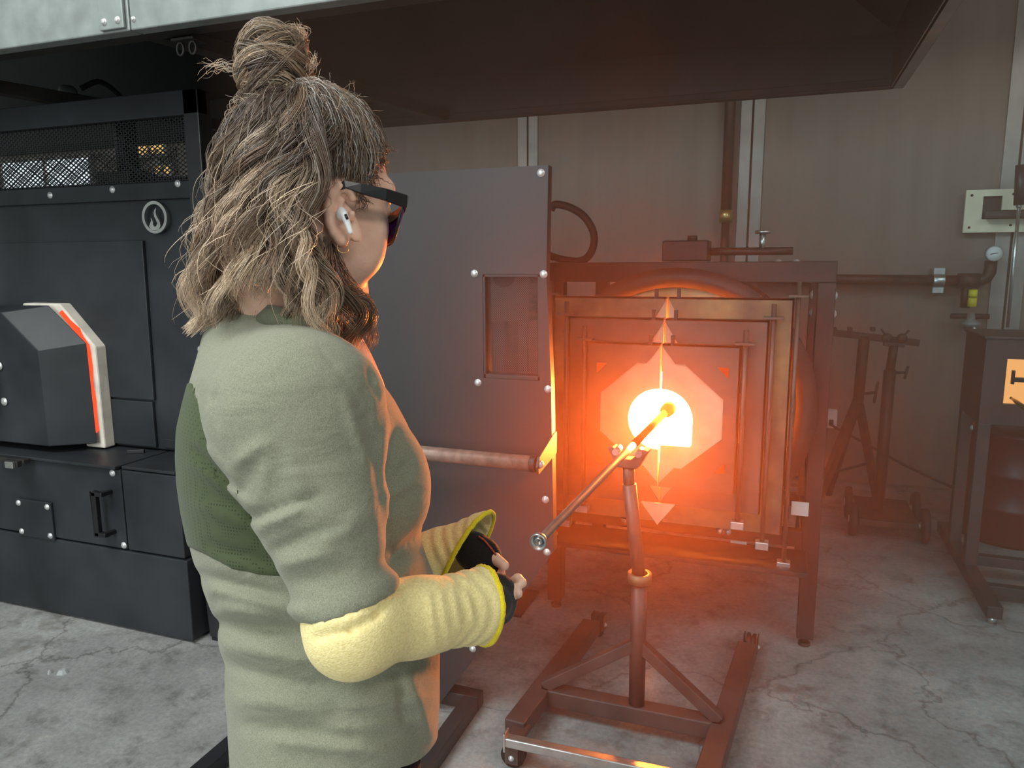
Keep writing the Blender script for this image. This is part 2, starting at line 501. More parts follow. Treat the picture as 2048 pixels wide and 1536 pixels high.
# angular door, a bent box standing proud
dv_ = [(-3.45, 2.17, 1.282), (-2.83, 2.235, 1.282), (-2.715, 2.235, 1.10), (-2.715, 2.235, .705),
       (-3.45, 2.06, 1.14), (-2.875, 2.06, 1.13), (-2.82, 2.02, 1.085), (-2.82, 2.02, .70), (-3.45, 2.02, .70), (-3.45, 2.235, .70), (-3.45, 2.02, 1.085)]
fd = MB()
door_front = [(-3.45, 1.255), (-2.995, 1.262), (-2.805, 1.11), (-2.80, .715), (-3.45, .715)]
vs = [np.array([x, 2.13, z]) for x, z in door_front] + [np.array([x + .145 if x > -3.4 else x, 2.235, z + (.025 if z > 1 else 0)]) for x, z in door_front]
fd.add(vs, [(4, 3, 2, 1, 0), (5, 6, 7, 8, 9), (0, 1, 6, 5), (1, 2, 7, 6), (2, 3, 8, 7), (3, 4, 9, 8), (4, 0, 5, 9)])
fdo = fd.build('furnace_door', CS, cf, 0.004)
MB().prism([(-2.86, 1.235), (-2.735, 1.10), (-2.735, .72), (-2.755, .72), (-2.755, 1.09), (-2.88, 1.22)], (0, 2.215, 0), (1, 0, 0), (0, 0, 1), (0, .03, 0)).build('door_lining', M['refractory'], fdo, .003)
bolt(fdo, (-2.75, 2.21, .955), r=.007)
bolt(fdo, (-2.745, 2.21, .72), r=.009)
arm = MB().box(-3.075, -3.035, 2.02, 2.06, .98, 1.9).box(-3.09, -3.02, 2.0, 2.06, .95, .99).box(-3.07, -3.04, 2.01, 2.05, .86, .95)
arm.build('door_lift_arm', M['black_steel'], cf, .004)
bolt(cf, (-3.03, 2.125, 1.04), r=.014); bolt(cf, (-3.025, 2.125, .89), r=.014)

def diamond_mesh(name, x0, x1, z0, z1, y, cw, ch, w, t, mt, parent):
    """expanded metal: two families of thin slanted strands clipped to the rectangle"""
    mb = MB()
    s = ch / cw
    for sg in (1, -1):
        k0 = z0 - (x1 - x0) * s if sg > 0 else z0
        k1 = z1 if sg > 0 else z1 + (x1 - x0) * s
        k = k0
        while k < k1:
            pts = []
            xa = 0 if sg * 1 > 0 else 0
            # z = k + sg*s*(x-x0)
            lo, hi = sorted(((z0 - k) / (sg * s), (z1 - k) / (sg * s)))
            a, b_ = max(0, lo), min(x1 - x0, hi)
            if b_ - a > 1e-4:
                mb.bar((x0 + a, y, k + sg * s * a), (x0 + b_, y, k + sg * s * b_), t, w, (0, 0, 1) if True else 0)
            k += ch
    return mb.build(name, mt, parent, kind='stuff')


diamond_mesh('mesh_screen', -4.05, -2.13, 1.765, 2.0, 2.31, .026, .0165, .0042, .002, M['black_steel'], cf)
diamond_mesh('rear_mesh', -4.05, -2.75, 1.79, 2.0, 2.90, .04, .026, .004, .002, M['black_steel'], cf)
MB().tube(smooth_path([(-2.62, 2.5, 2.05), (-2.66, 2.5, 1.93), (-2.60, 2.5, 1.85), (-2.45, 2.5, 1.80), (-2.25, 2.5, 1.80)]), .012, 8).build('gas_hose', M['rubber'], cf)
MB().box(-2.78, -2.60, 2.46, 2.62, 1.78, 1.84).build('burner_block', M['dark_steel'], cf, .004)
MB().cyl((-2.69, 2.55, 1.84), (-2.69, 2.55, 2.09), .045, n=16).build('burner_pipe', M['black_steel'], cf)
# flame-in-a-ring badge
bc = np.array([-2.312, 2.298, 1.632])
bd = MB()
N = 40
ro, ri_ = .062, .050
ring_v = []
for k in range(N):
    a = 2 * math.pi * k / N
    for r_, y_ in ((ro, 0), (ri_, 0), (ri_, .008), (ro, .008)):
        ring_v.append(bc + np.array([r_ * math.cos(a), y_ - .004, r_ * math.sin(a)]))
bd.add(ring_v, [(4 * k + i, 4 * k + (i + 1) % 4, 4 * ((k + 1) % N) + (i + 1) % 4, 4 * ((k + 1) % N) + i) for k in range(N) for i in range(4)])
badge = bd.build('badge_ring', M['bright_steel'], cf)
fl = [(.000, -.052), (.018, -.047), (.027, -.034), (.026, -.020), (.018, -.006), (.010, .008), (.008, .020), (.013, .036),
      (.003, .028), (-.002, .016), (.000, .002), (.008, -.012), (.012, -.024), (.006, -.034), (-.003, -.036), (-.010, -.028), (-.009, -.018), (-.012, -.008),
      (-.019, -.002), (-.017, -.012), (-.023, -.022), (-.030, -.034), (-.022, -.045), (-.010, -.051)]
MB().prism(fl, bc + np.array([0, -.004, 0]), (1, 0, 0), (0, 0, 1), (0, .008, 0)).build('flame_emblem', M['bright_steel'], badge)
# dark bin between the cabinet and the shield
bn = empty('ash_bin', (-1.99, 2.25, 0), 'small black steel ash bin standing on the floor beside the melting furnace', 'bin')
MB().prism([(-.075, .02), (.075, .02), (.09, .29), (-.09, .29)], (-1.955, 2.12, 0), (1, 0, 0), (0, 0, 1), (0, .22, 0)).build('bin_body', M['black_steel'], bn, .004)
MB().box(-2.05, -1.86, 2.11, 2.35, .29, .31).build('bin_lid', M['black_steel'], bn, .004)
MB().box(-2.03, -1.88, 2.13, 2.33, 0, .02).build('bin_foot', M['rubber'], bn)

# ================================================================== HEAT SHIELD
sh = empty('heat_shield', (-1.15, 2.0, 0), 'tall dark grey steel heat shield panel on floor frame with mesh window and roller handle', 'shield')
Y0 = 2.0
sp_poly_out = [(-1.45, 1.713), (-.619, 1.713), (-.599, .605), (-.985, .03), (-1.45, .03)]
wx0, wx1, wz0, wz1 = -.817, -.643, 1.115, 1.418
# face sheet made of strips around the window opening, one mesh
pm = MB()
oy = np.array([0, Y0, 0])
pm.prism([(-1.45, 1.713), (-.619, 1.713), (-.6241, wz1), (-1.45, wz1)], oy, (1, 0, 0), (0, 0, 1), (0, .035, 0))
pm.prism([(-1.45, wz1), (wx0, wz1), (wx0, wz0), (-1.45, wz0)], oy, (1, 0, 0), (0, 0, 1), (0, .035, 0))
pm.prism([(wx1, wz1), (-.6241, wz1), (-.6092, wz0), (wx1, wz0)], oy, (1, 0, 0), (0, 0, 1), (0, .035, 0))
pm.prism([(-1.45, wz0), (-.6092, wz0), (-.599, .605), (-.985, .03), (-1.45, .03)], oy, (1, 0, 0), (0, 0, 1), (0, .035, 0))
pm.build('panel', M['shield_paint'], sh)
wf = MB()
for a in [(wx0, wx1, wz1 - .008, wz1), (wx0, wx1, wz0, wz0 + .012), (wx0, wx0 + .007, wz0, wz1), (wx1 - .007, wx1, wz0, wz1)]:
    wf.box(a[0], a[1], Y0 + .002, Y0 + .05, a[2], a[3])
wfo = wf.build('window_frame', M['shield_paint'], sh, .001)
diamond_mesh('window_mesh', wx0 + .006, wx1 - .006, wz0 + .01, wz1 - .007, Y0 + .02, .0062, .0050, .0016, .0012, M['shield_paint'], wfo)
for x, z in [(-.842, 1.42), (-.632, 1.418), (-.835, 1.10), (-.618, 1.092), (-.640, 1.693), (-.625, .762), (-.62, .60), (-.865, .245), (-1.41, 1.69)]:
    bolt(sh, (x, Y0, z), r=.009)
hz = .905
MB().cyl((-1.42, 1.885, hz), (-.632, 1.885, hz - .004), .0215, n=24).build('handle_roller', M['roller'], sh)
cap = MB().cyl((-.632, 1.885, hz - .004), (-.615, 1.885, hz - .004), .024, n=24).build('roller_cap', M['dark_steel'], sh, .002)
bolt(cap, (-.602, 1.885, hz - .004), (1, 0, 0), .009)
hb = MB()
hb.prism([(1.872, hz - .03), (1.865, hz - .008), (1.88, hz + .018), (2.02, hz + .055), (2.045, hz + .055), (2.045, hz - .01)], (-.612, 0, 0), (0, 1, 0), (0, 0, 1), (.008, 0, 0))
hb.build('handle_bracket', M['shield_paint'], sh, .001)
MB().box(-1.455, -1.447, 1.87, 2.04, hz - .03, hz + .05).build('handle_bracket', M['shield_paint'], sh, .001)
for x in (-1.40, -1.0):
    MB().box(x - .025, x + .025, 2.036, 2.086, .03, 1.68).build('upright', M['black_steel'], sh, .003)
MB().box(-1.50, -.865, 2.036, 2.086, .005, .055).build('base_rail', M['black_steel'], sh, .003)
MB().box(-.915, -.865, 1.55, 2.036, .005, .055).build('base_rail', M['black_steel'], sh, .003)
MB().box(-1.50, -1.45, 1.45, 2.036, .005, .055).build('base_rail', M['black_steel'], sh, .003)
MB().box(-1.45, -.915, 1.62, 1.67, .005, .055).build('base_rail', M['black_steel'], sh, .003)
# blower seen through the shield's window
bl = empty('blower_box', (-.9, 2.95, 0), 'grey burner blower box on a stand behind the shield mesh window', 'blower')
MB().box(-1.20, -.93, 2.75, 3.0, 1.22, 1.62).build('blower_body', M['batten'], bl, .005)
MB().lathe((-1.03, 2.75, 1.40), (0, -1, 0), [(0, .001), (0, .045), (.015, .045), (.015, .030), (.006, .030), (.006, .012), (.012, .012), (.012, .001)], 20).build('inlet_port', M['dark_steel'], bl)
MB().box(-1.10, -1.05, 2.8, 2.85, 0, 1.22).build('blower_post', M['batten'], bl, .003)
MB().box(-1.2, -.95, 2.7, 2.95, 0, .012).build('blower_foot', M['dark_steel'], bl, .003)

# ================================================================== GLORY HOLE (reheating furnace)
gh = empty('reheating_furnace', (-.36, 3.0, 0), 'round reheating furnace with three pairs of nested doors and white hot opening in steel frame', 'furnace')
BS = M['dark_steel']
MB().box(-.88, .175, 2.83, 2.90, 1.375, 1.45).build('top_bar', BS, gh, .003)
MB().box(-.88, .175, 3.62, 3.69, 1.375, 1.45).build('top_bar', BS, gh, .003)
for x0, x1 in ((-.875, -.815), (.115, .175)):
    for y0 in (2.83, 3.62):
        lg = MB().box(x0, x1, y0, y0 + .065, .035, 1.375).build('leg', BS, gh, .003)
        MB().cyl(((x0 + x1) / 2, y0 + .03, 0), ((x0 + x1) / 2, y0 + .03, .012), .022, n=16).cyl(((x0 + x1) / 2, y0 + .03, .012), ((x0 + x1) / 2, y0 + .03, .04), .010, n=10).build('leveling_foot', M['dark_steel'], lg)
    MB().box(x0 + .005, x1 - .005, 2.895, 3.62, 1.385, 1.445).build('side_bar', BS, gh, .003)
    MB().box(x0 + .005, x1 - .005, 2.895, 3.62, .30, .36).build('side_bar', BS, gh, .003)
MB().box(-.815, .115, 2.835, 2.885, .395, .455).build('cross_bar', BS, gh, .003)
MB().box(-.815, .115, 3.63, 3.68, .30, .36).build('cross_bar', BS, gh, .003)
MB().bar((-.845, 2.90, .20), (-.845, 3.45, .62), .03, .04).build('diagonal_brace', BS, gh, .002)
MB().bar((.145, 2.90, .20), (.145, 3.45, .62), .03, .04).build('diagonal_brace', BS, gh, .002)
for z in (1.33, 1.265):
    bolt(gh, (.10, 2.90, z), (-1, 0, 0), .013); bolt(gh, (.176, 2.86, z), (1, 0, 0), .013)
for x in (-.86, -.02, .04):
    bolt(gh, (x, 2.86, 1.45), (0, 0, 1), .010)
DC = np.array([-.36, 0, .935])
dr = MB().lathe(DC + [0, 2.72, 0], (0, 1, 0), [(0, .425), (0, .495), (.03, .495), (.03, .47), (.85, .47), (.85, .30), (.03, .425)], 64, closed=True)
dr.build('drum', BS, gh)
dr2 = MB().lathe(DC + [0, 2.735, 0], (0, 1, 0), [(0, .26), (0, .425), (.10, .425), (.10, .26)], 64, closed=True)
dr2.build('drum_lining', M['cream'], gh)
fire = MB()
fc = np.array([-.381, 2.80, .905])
fire.lathe(fc, (0, -1, 0), [(0, .165), (0.004, .165), (.004, .0001)], 28)
fire.box(-.396, -.366, 2.797, 2.803, .60, 1.26)
fire.build('fire_chamber', M['fire'], gh)
# back plug keeps the heat inside the drum
MB().lathe(DC + [0, 2.84, 0], (0, 1, 0), [(0, .001), (0, .45), (.08, .45), (.08, .001)], 40).build('back_lining', M['refractory'], gh)
SX = -.381
door_spec = [  # y, half width left, half width right, top, bottom, octagon half width, zc, hole radius, gap, refractory, steel
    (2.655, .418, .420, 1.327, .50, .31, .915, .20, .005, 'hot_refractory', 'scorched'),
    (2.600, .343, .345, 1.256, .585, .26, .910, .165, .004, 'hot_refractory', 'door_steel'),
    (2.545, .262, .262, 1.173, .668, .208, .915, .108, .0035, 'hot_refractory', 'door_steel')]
for di, (dy, wl, wr, zt, zb, ow, zc, hr, gap, rm, smt) in enumerate(door_spec):
    hh = (zt - zb) / 2
    for sg, w_ in ((-1, wl), (1, wr)):
        o0 = np.array([SX + sg * gap, dy, 0.0])
        k = ow / .208
        ring = [(0, zc + .250 * hh / .2525), (.045 * k, zc + .192 * k), (.078 * k, zc + .190 * k), (ow, zc + .076 * k), (ow, zc - .062 * k), (.075 * k, zc - .178 * k), (.05 * k, zc - .178 * k), (0, zc - .238 * hh / .2525)]
        ring = [(a, min(max(b_, zb + .012), zt - .006)) for a, b_ in ring]
        outer = [(0, zt), (w_ - gap, zt), (w_ - gap, zb), (0, zb)]
        d_ = MB().prism(outer + ring[::-1], o0, (sg, 0, 0), (0, 0, 1), (0, .012, 0))
        d_.box(*sorted((o0[0], o0[0] + sg * (w_ - gap))), dy, dy + .045, zt - .006, zt)
        # hinge-side flange
        d_.box(*sorted((o0[0] + sg * (w_ - gap - .006), o0[0] + sg * (w_ - gap))), dy, dy + .045, zb, zt)
        do = d_.build('door_half', M[smt], gh)
        if sg < 0 or di < 2:
            hole = [(hr * math.sin(a), zc - .008 + hr * math.cos(a)) for a in np.linspace(0, math.pi, 22)]
        else:
            hole = [(hr * math.sin(a), zc - .008 + hr * math.cos(a)) for a in np.linspace(0, math.pi / 2, 14)] + [(hr * .99, zc - .088), (hr * .95, zc - .098), (0, zc - .100)]
        grow = [(a + (.012 if a > 0 else 0), b_ + (.008 if b_ > zc else -.008)) for a, b_ in ring]
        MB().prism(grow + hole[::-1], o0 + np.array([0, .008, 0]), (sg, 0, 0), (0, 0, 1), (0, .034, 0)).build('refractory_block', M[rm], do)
        if di == 2:
            for zz, up in ((1.10, 1), (.735, -1)):
                xx = .185
                MB().prism([(xx, zz), (xx + .036, zz), (xx + .036, zz - up * .036)] if True else [], o0 + np.array([0, -.0015, 0]), (sg, 0, 0), (0, 0, 1), (0, .003, 0)).build('vent_slot', M['dull_ember'], do)
        MB().box(*sorted((o0[0] + sg * .028, o0[0] + sg * .040)), dy - .002, dy + .012, zt - .004, zt + .030).build('stop_tab', BS, do)
        # hinge rod with top and bottom pivot
        rx = SX + sg * (w_ + .012)
        rod = MB().cyl((rx, dy + .01, zb - .11), (rx, dy + .01, zt + .055), .0085, n=10).build('hinge_rod', M['door_steel'], do)
        MB().box(rx - .032, rx + .032, dy - .008, dy + .03, zt + .004, zt + .012).build('pivot_tab', M['door_steel'], rod, .001)
        MB().box(rx - .022, rx + .022, dy - .01, dy + .03, zb - .125, zb - .098).build('pivot_block', M['bright_steel'], rod, .002)
for x, z in [(-.80, .372), (-.11, .372), (.10, .55)]:
    MB().box(x - .03, x + .03, 2.818, 2.824, z - .026, z + .026).build('spacer_plate', M['white'], gh, .001)
MB().box(-.83, .13, 2.61, 2.83, .37, .388).build('hinge_shelf', BS, gh, .002)
for x in (-.55, -.50, -.15, -.18):
    for z in (.43, .34):
        bolt(gh, (x, 2.82, z), r=.010)
MB().prism([(-.06, .60), (.06, .60), (0, .52)], (SX, 2.56, 0), (1, 0, 0), (0, 0, 1), (0, .012, 0)).build('door_stop', M['hot_refractory'], gh)
# gas fittings on top of the frame
bk = PY(1372, 520, 3.1)
MB().box(bk[0] - .09, bk[0] + .09, 3.05, 3.2, 1.452, 1.535).build('gas_train_box', BS, gh, .006)
MB().cyl((bk[0] + .02, 3.12, 1.535), (bk[0] + .02, 3.12, 1.555), .02, n=12).build('box_knob', M['dark_steel'], gh)
MB().tube([(bk[0] + .09, 3.12, 1.49), (-.22, 3.12, 1.49), (-.05, 3.12, 1.49), (.03, 3.12, 1.49)], .016, 10).build('gas_manifold', M['iron_pipe'], gh)
vx = PY(1524, 500, 3.12)[0]
vv = MB().cyl((vx, 3.12, 1.49), (vx, 3.12, 1.56), .012, n=10).build('valve_stem', M['bright_steel'], gh)
MB().lathe((vx, 3.12, 1.558), (0, 0, 1), [(0, .001), (0, .03), (.012, .03), (.012, .001)], 16).build('valve_wheel', M['bright_steel'], vv)
MB().tube(smooth_path([PY(px, py, 3.05) for px, py in [(1102, 420), (1110, 409), (1140, 415), (1170, 435), (1188, 470), (1182, 505), (1160, 522), (1120, 518), (1085, 505)]]), .016, 12).build('hose_loop', M['rubber'], gh)

# ================================================================== PIPE STAND (yoke)
ys = empty('pipe_stand', (-.38, 2.19, 0), 'dark steel wheeled pipe stand with single post in front of the reheating furnace', 'stand')
PB = PZ(1273, 1408, .095)
PX_, PY_ = PB[0], PB[1]
RL0, RL1 = np.array([-.690, 1.90, .07]), np.array([-.625, 2.60, .07])
RR0, RR1 = np.array([-.13, 1.82, .07]), np.array([-.055, 2.62, .07])
_e, _t = PY(1076, 1084, 1.40), PY(1338, 817, 2.66)
BPX = (_e + (_t - _e) * ((PY_ - _e[1]) / (_t[1] - _e[1])))[0]
DS = mat('stand_paint', (0.075, 0.050, 0.045), 0.45, 0.1, 0.2, 8, 0.05, 60)
MB().bar(RL0, RL1, .065, .055).build('side_rail', DS, ys, .004)
MB().bar(RR0, RR1, .065, .055).build('side_rail', DS, ys, .004)
ca = RL0 + (RL1 - RL0) * ((PY_ - RL0[1]) / (RL1[1] - RL0[1]))
cb = RR0 + (RR1 - RR0) * ((PY_ - RR0[1]) / (RR1[1] - RR0[1]))
MB().bar(ca, cb, .055, .055).build('cross_rail', DS, ys, .004)
MB().bar(ca + [.01, 0, .028], (PX_, PY_, .30), .035, .035).build('brace', DS, ys, .003)
MB().bar(cb + [-.01, 0, .028], (PX_, PY_, .30), .035, .035).build('brace', DS, ys, .003)
MB().cyl((PX_, PY_, .09), (PX_, PY_, .515), .0245, n=24).build('lower_post', DS, ys)
MB().cyl((PX_, PY_, .505), (BPX + .004, PY_, .80), .0205, n=24).build('upper_post', M['door_steel'], ys)
MB().lathe((PX_, PY_, .498), (0, 0, 1), [(0, .0245), (0, .036), (.028, .036), (.028, .0245)], 24).build('collar', M['scorched'], ys)
fa, fb = PZ(1012, 1480, .10), PZ(1292, 1540, .10)
MB().bar(fa, fb + (fb - fa) * .3, .028, .028).build('front_bar', M['bright_steel'], ys, .003)
MB().obox(fa, norm(fb - fa) * .003, (0, .018, 0), (0, 0, .028)).build('end_plate', M['bright_steel'], ys, .001)


def caster(p, d, r=.046, w=.036, name='caster'):
    d = norm(d); p = np.asarray(p, float)
    s = np.array([-d[1], d[0], 0])
    c = MB().lathe(p - s * w / 2, s, [(0, .001), (0, r * .55), (.003, r * .6), (.003, r), (w * .35, r), (w * .5, r * .72), (w * .65, r), (w - .003, r), (w - .003, r * .6), (w, r * .55), (w, .001)], 24)
    co = c.build(name, M['dark_steel'], ys)
    for q in (-1, 1):
        MB().obox(p + s * q * (w / 2 + .006) + [0, 0, .012], d * .02, s * .002, (0, 0, .032)).build('caster_fork', DS, co, .001)
    bolt(co, p + s * (w / 2 + .008), s, .007)
    bolt(co, p - s * (w / 2 + .008), -s, .007)
    return co


caster([RL1[0] + .01, RL1[1] + .075, .046], RL1 - RL0)
caster([RR1[0] + .01, RR1[1] + .075, .046], RR1 - RR0)
caster([RL0[0] + .02, RL0[1] - .06, .036], fb - fa, .036, .032)
caster([RR0[0], RR0[1] - .06, .036], fb - fa, .036, .032)
MB().bar((RL0[0] + .02, RL0[1] - .06, .077), (RL0[0] + .02, RL0[1] + .02, .077), .05, .012).build('caster_plate', DS, ys, .002)

# ================================================================== BLOWPIPE
BP_Y = 1.40
TIP = PY(1338, 817, 2.66)
END = PY(1076, 1084, BP_Y)
bd_ = norm(TIP - END)
BPL = float(np.linalg.norm(TIP - END))
bp = empty('blowpipe', tuple(END), 'long steel blowpipe resting on the stand with its tip inside the hot furnace', 'blowpipe')
MB().lathe(END, bd_, [(.0, .0065), (.0, .0085), (.03, .0095), (BPL * .54, .0112), (BPL * .60, .0115), (BPL * .60, .001)], 18).build('shaft', M['bright_steel'], bp)
MB().lathe(END, bd_, [(BPL * .60, .001), (BPL * .60, .0116), (BPL - .06, .0128), (BPL - .06, .001)], 18).build('darkened_shaft', M['darkened_iron'], bp)  # furnace end coloured darker to keep its silhouette in the glow
MB().lathe(END - bd_ * .004, bd_, [(0.012, .001), (.010, .0125), (0, .0165), (.002, .0185), (.012, .0185), (.020, .014), (.026, .009)], 24).build('mouth_ring', M['bright_steel'], bp)
MB().lathe(TIP - bd_ * .075, bd_, [(0, .0125), (.005, .017), (.03, .0185), (.032, .024), (.075, .026), (.080, .018), (.082, .001)], 22).build('hot_tip', M['darkened_iron'], bp)
# yoke head under the pipe
k_ = (PY_ - END[1]) / bd_[1]
RP = END + bd_ * k_
hn = empty('yoke_head_anchor', (0, 0, 0))
bpy.data.objects.remove(hn)
sx_ = norm(np.cross(bd_, (0, 0, 1)))
yk = MB()
tz = RP[2] - .0125
yk.prism([(-.062, .012), (-.045, .016), (-.012, -.018), (.012, -.018), (.045, .016), (.062, .012), (.030, -.045), (-.030, -.045)], np.array([RP[0], PY_ - .022, tz + .006]), sx_, (0, 0, 1), norm([bd_[0], bd_[1], 0]) * .045)
yk.build('yoke_cradle', M['door_steel'], ys, .003)
MB().cyl((BPX + .004, PY_, .78), (RP[0], PY_, tz - .03), .017, n=20).build('yoke_neck', M['door_steel'], ys)
for q in (-1, 1):
    cpos = np.array([RP[0], PY_, tz]) + sx_ * q * .034 + np.array([0, 0, .008])
    MB().cyl(cpos - [0, .03, 0], cpos + [0, .03, 0], .010, n=14).build('yoke_roller', M['bright_steel'], ys)

# ================================================================== RACK AND WHEELED STAND BY THE WALL
tr = empty('pipe_rack', (.40, 4.4, 0), 'dark tripod pipe rack with long notched top bar by the back wall', 'rack')
Yt = 4.45
f_ = lambda px, py, y=Yt: PY(px, py, y)
IP = M['iron_pipe']
MB().bar(f_(1640, 662), f_(1838, 686), .04, .035).build('top_bar', IP, tr, .003)
for px in (1668, 1700, 1745):
    a = f_(px, 661)
    MB().box(a[0] - .012, a[0] + .012, Yt - .02, Yt + .02, a[2] - .003, a[2] + .018).build('notch_block', IP, tr, .002)
p1, p2 = f_(1729, 672), f_(1716, 805)
MB().cyl(p2, p1, .028, n=16).build('rack_post', IP, tr)
for q in [(.20, 4.25), (.60, 4.78), (.33, 4.85)]:
    MB().bar(p2 + [0, 0, .02], (q[0], q[1], .02), .035, .045).build('tripod_leg', IP, tr, .003)
MB().bar((.26, 4.31, .28), (.545, 4.70, .28), .012, .012).build('leg_tie', IP, tr)
kb = f_(1752, 785)
kn = MB().cyl(f_(1722, 788), kb, .008, n=8).build('clamp_screw', IP, tr)
MB().bar(kb + [.006, 0, .06], kb + [-.006, 0, -.06], .016, .014).build('clamp_handle', IP, kn, .002)

ws = empty('wheeled_yoke_stand', (.58, 4.3, 0), 'dark wheeled pipe stand with two rollers on top beside the tripod rack', 'stand')
q0, q1, q2 = f_(1757, 1000, 4.30), f_(1780, 740, 4.30), f_(1788, 690, 4.30)
q0[2] = .12
MB().cyl(q0, q1, .030, n=16).build('outer_post', IP, ws)
MB().cyl(q1, q2, .022, n=16).build('inner_post', IP, ws)
MB().bar(q2 + [-.05, 0, .005], q2 + [.05, 0, .0], .03, .02).build('yoke_bar', IP, ws, .003)
for sg in (-1, 1):
    a = q2 + np.array([sg * .035, 0, .035])
    w0 = MB().lathe(a - [0, .012, 0], (0, 1, 0), [(0, .001), (0, .022), (.006, .026), (.018, .026), (.024, .022), (.024, .001)], 16).build('yoke_roller', IP, ws)
    MB().bar(a, a + [sg * .03, 0, .045], .012, .01).build('roller_arm', IP, w0, .001)
kb = f_(1812, 745, 4.30)
kn = MB().cyl(f_(1785, 746, 4.30), kb, .007, n=8).build('clamp_screw', IP, ws)
MB().bar(kb + [.008, 0, .035], kb + [-.004, 0, -.035], .014, .012).build('clamp_handle', IP, kn, .002)
MB().box(.435, .715, 4.10, 4.52, .085, .12).build('platform', IP, ws, .004)
MB().cyl((.40, 4.18, .09), (.75, 4.18, .09), .014, n=12).build('axle', M['bright_steel'], ws)
MB().cyl((.40, 4.48, .09), (.75, 4.48, .09), .014, n=12).build('axle', M['bright_steel'], ws)
for x in (.395, .735):
    for y in (4.18, 4.48):
        wh = MB().lathe((x, y, .09), (1, 0, 0), [(0, .001), (0, .06), (.004, .064), (.004, .088), (.012, .09), (.026, .09), (.034, .088), (.034, .064), (.038, .06), (.038, .001)], 24).build('wheel', M['rubber'], ws)
        MB().lathe((x - .003, y, .09), (1, 0, 0), [(0, .001), (0, .02), (.044, .02), (.044, .001)], 14).build('hub', M['bright_steel'], wh)

# ================================================================== GAS PICK-UP OVEN AT THE RIGHT
ov = empty('pickup_oven', (1.15, 3.85, 0), 'black box oven on steel legs with glowing orange window at the right', 'oven')
OP = mat('oven_paint', (0.055, 0.040, 0.042), 0.5, 0.1, 0.15, 6, 0.03, 50)
ox0, ox1, oy0, oy1, oz0, oz1 = .84, 1.62, 3.70, 4.08, .74, 1.115
ob = MB()
ob.box(ox0, ox0 + .085, oy0, oy0 + .03, oz0, oz1).box(1.36, ox1, oy0, oy0 + .03, oz0, oz1)
ob.box(ox0 + .085, 1.36, oy0, oy0 + .03, 1.03, oz1).box(ox0 + .085, 1.36, oy0, oy0 + .03, oz0, .832)
ob.box(ox0, ox0 + .02, oy0 + .03, oy1, oz0, oz1).box(ox1 - .02, ox1, oy0 + .03, oy1, oz0, oz1)
ob.box(ox0 + .02, ox1 - .02, oy0 + .03, oy1, oz1 - .02, oz1).box(ox0 + .02, ox1 - .02, oy0 + .03, oy1, oz0, oz0 + .02).box(ox0 + .02, ox1 - .02, oy1 - .02, oy1, oz0 + .02, oz1 - .02)
ob.build('oven_shell', OP, ov)
MB().box(ox0 + .021, ox1 - .021, oy1 - .09, oy1 - .021, oz0 + .021, oz1 - .021).build('hot_lining', M['kiln_glow'], ov)
MB().box(ox0 - .01, ox1 + .01, oy0 - .01, oy1 + .01, oz1, oz1 + .012).build('lid_plate', OP, ov, .003)
MB().box(.945, 1.36, oy0 - .03, oy0 - .015, .935, .955).box(.94, .952, oy0 - .03, oy0 - .015, .925, .985).build('window_latch', M['plastic_black'], ov, .002)
for x in (ox0, ox1 - .05):
    MB().box(x, x + .05, oy0, oy0 + .055, .08, oz0).build('leg', OP, ov, .003)
    MB().box(x, x + .05, oy1 - .055, oy1, .08, oz0).build('leg', OP, ov, .003)
    ft = MB().box(x - .003, x + .053, 3.27, 4.32, .028, .08).build('foot_rail', OP, ov, .003)
    for y in (3.30, 4.28):
        MB().cyl((x + .025, y, 0), (x + .025, y, .03), .018, n=14).build('leveling_foot', M['bright_steel'], ft)
MB().box(ox0 + .05, ox1 - .05, oy0 + .005, oy0 + .05, .085, .13).build('lower_rail', OP, ov, .003)
MB().box(ox0 + .05, ox1 - .05, 3.50, 3.545, .032, .076).build('lower_rail', OP, ov, .003)
bolt(ov, (ox0 - .001, 3.8, .70), (-1, 0, 0), .010)
rb = empty('red_drum', (1.18, 4.42, 0), 'dark red enamelled drum standing under the black oven', 'drum')
MB().lathe((1.20, 4.45, 0), (0, 0, 1), [(0, .001), (0, .235), (.02, .24), (.18, .24), (.19, .246), (.20, .24), (.36, .24), (.37, .246), (.38, .24), (.56, .24), (.57, .248), (.585, .248), (.585, .235), (.57, .23), (.57, .001)], 36).build('drum_body', M['red'], rb)
MB().lathe((1.20, 4.45, .57), (0, 0, 1), [(0, .001), (0, .22), (.01, .22), (.01, .001)], 30).build('drum_lid', M['red'], rb)
gr = empty('gathering_rod', tuple(PY(2026, 798, 3.66)), 'thin steel rod pointing into the glowing oven window', 'rod')
MB().tube([PY(2022, 796, 3.72), PY(2032, 803, 3.66), PY(2090, 845, 3.4)], [.004, .009, .010], 12).build('rod_shaft', M['brass'], gr)
MB().ball(PY(2022, 796, 3.72), .006, 10).build('rod_tip', M['brass'], gr)

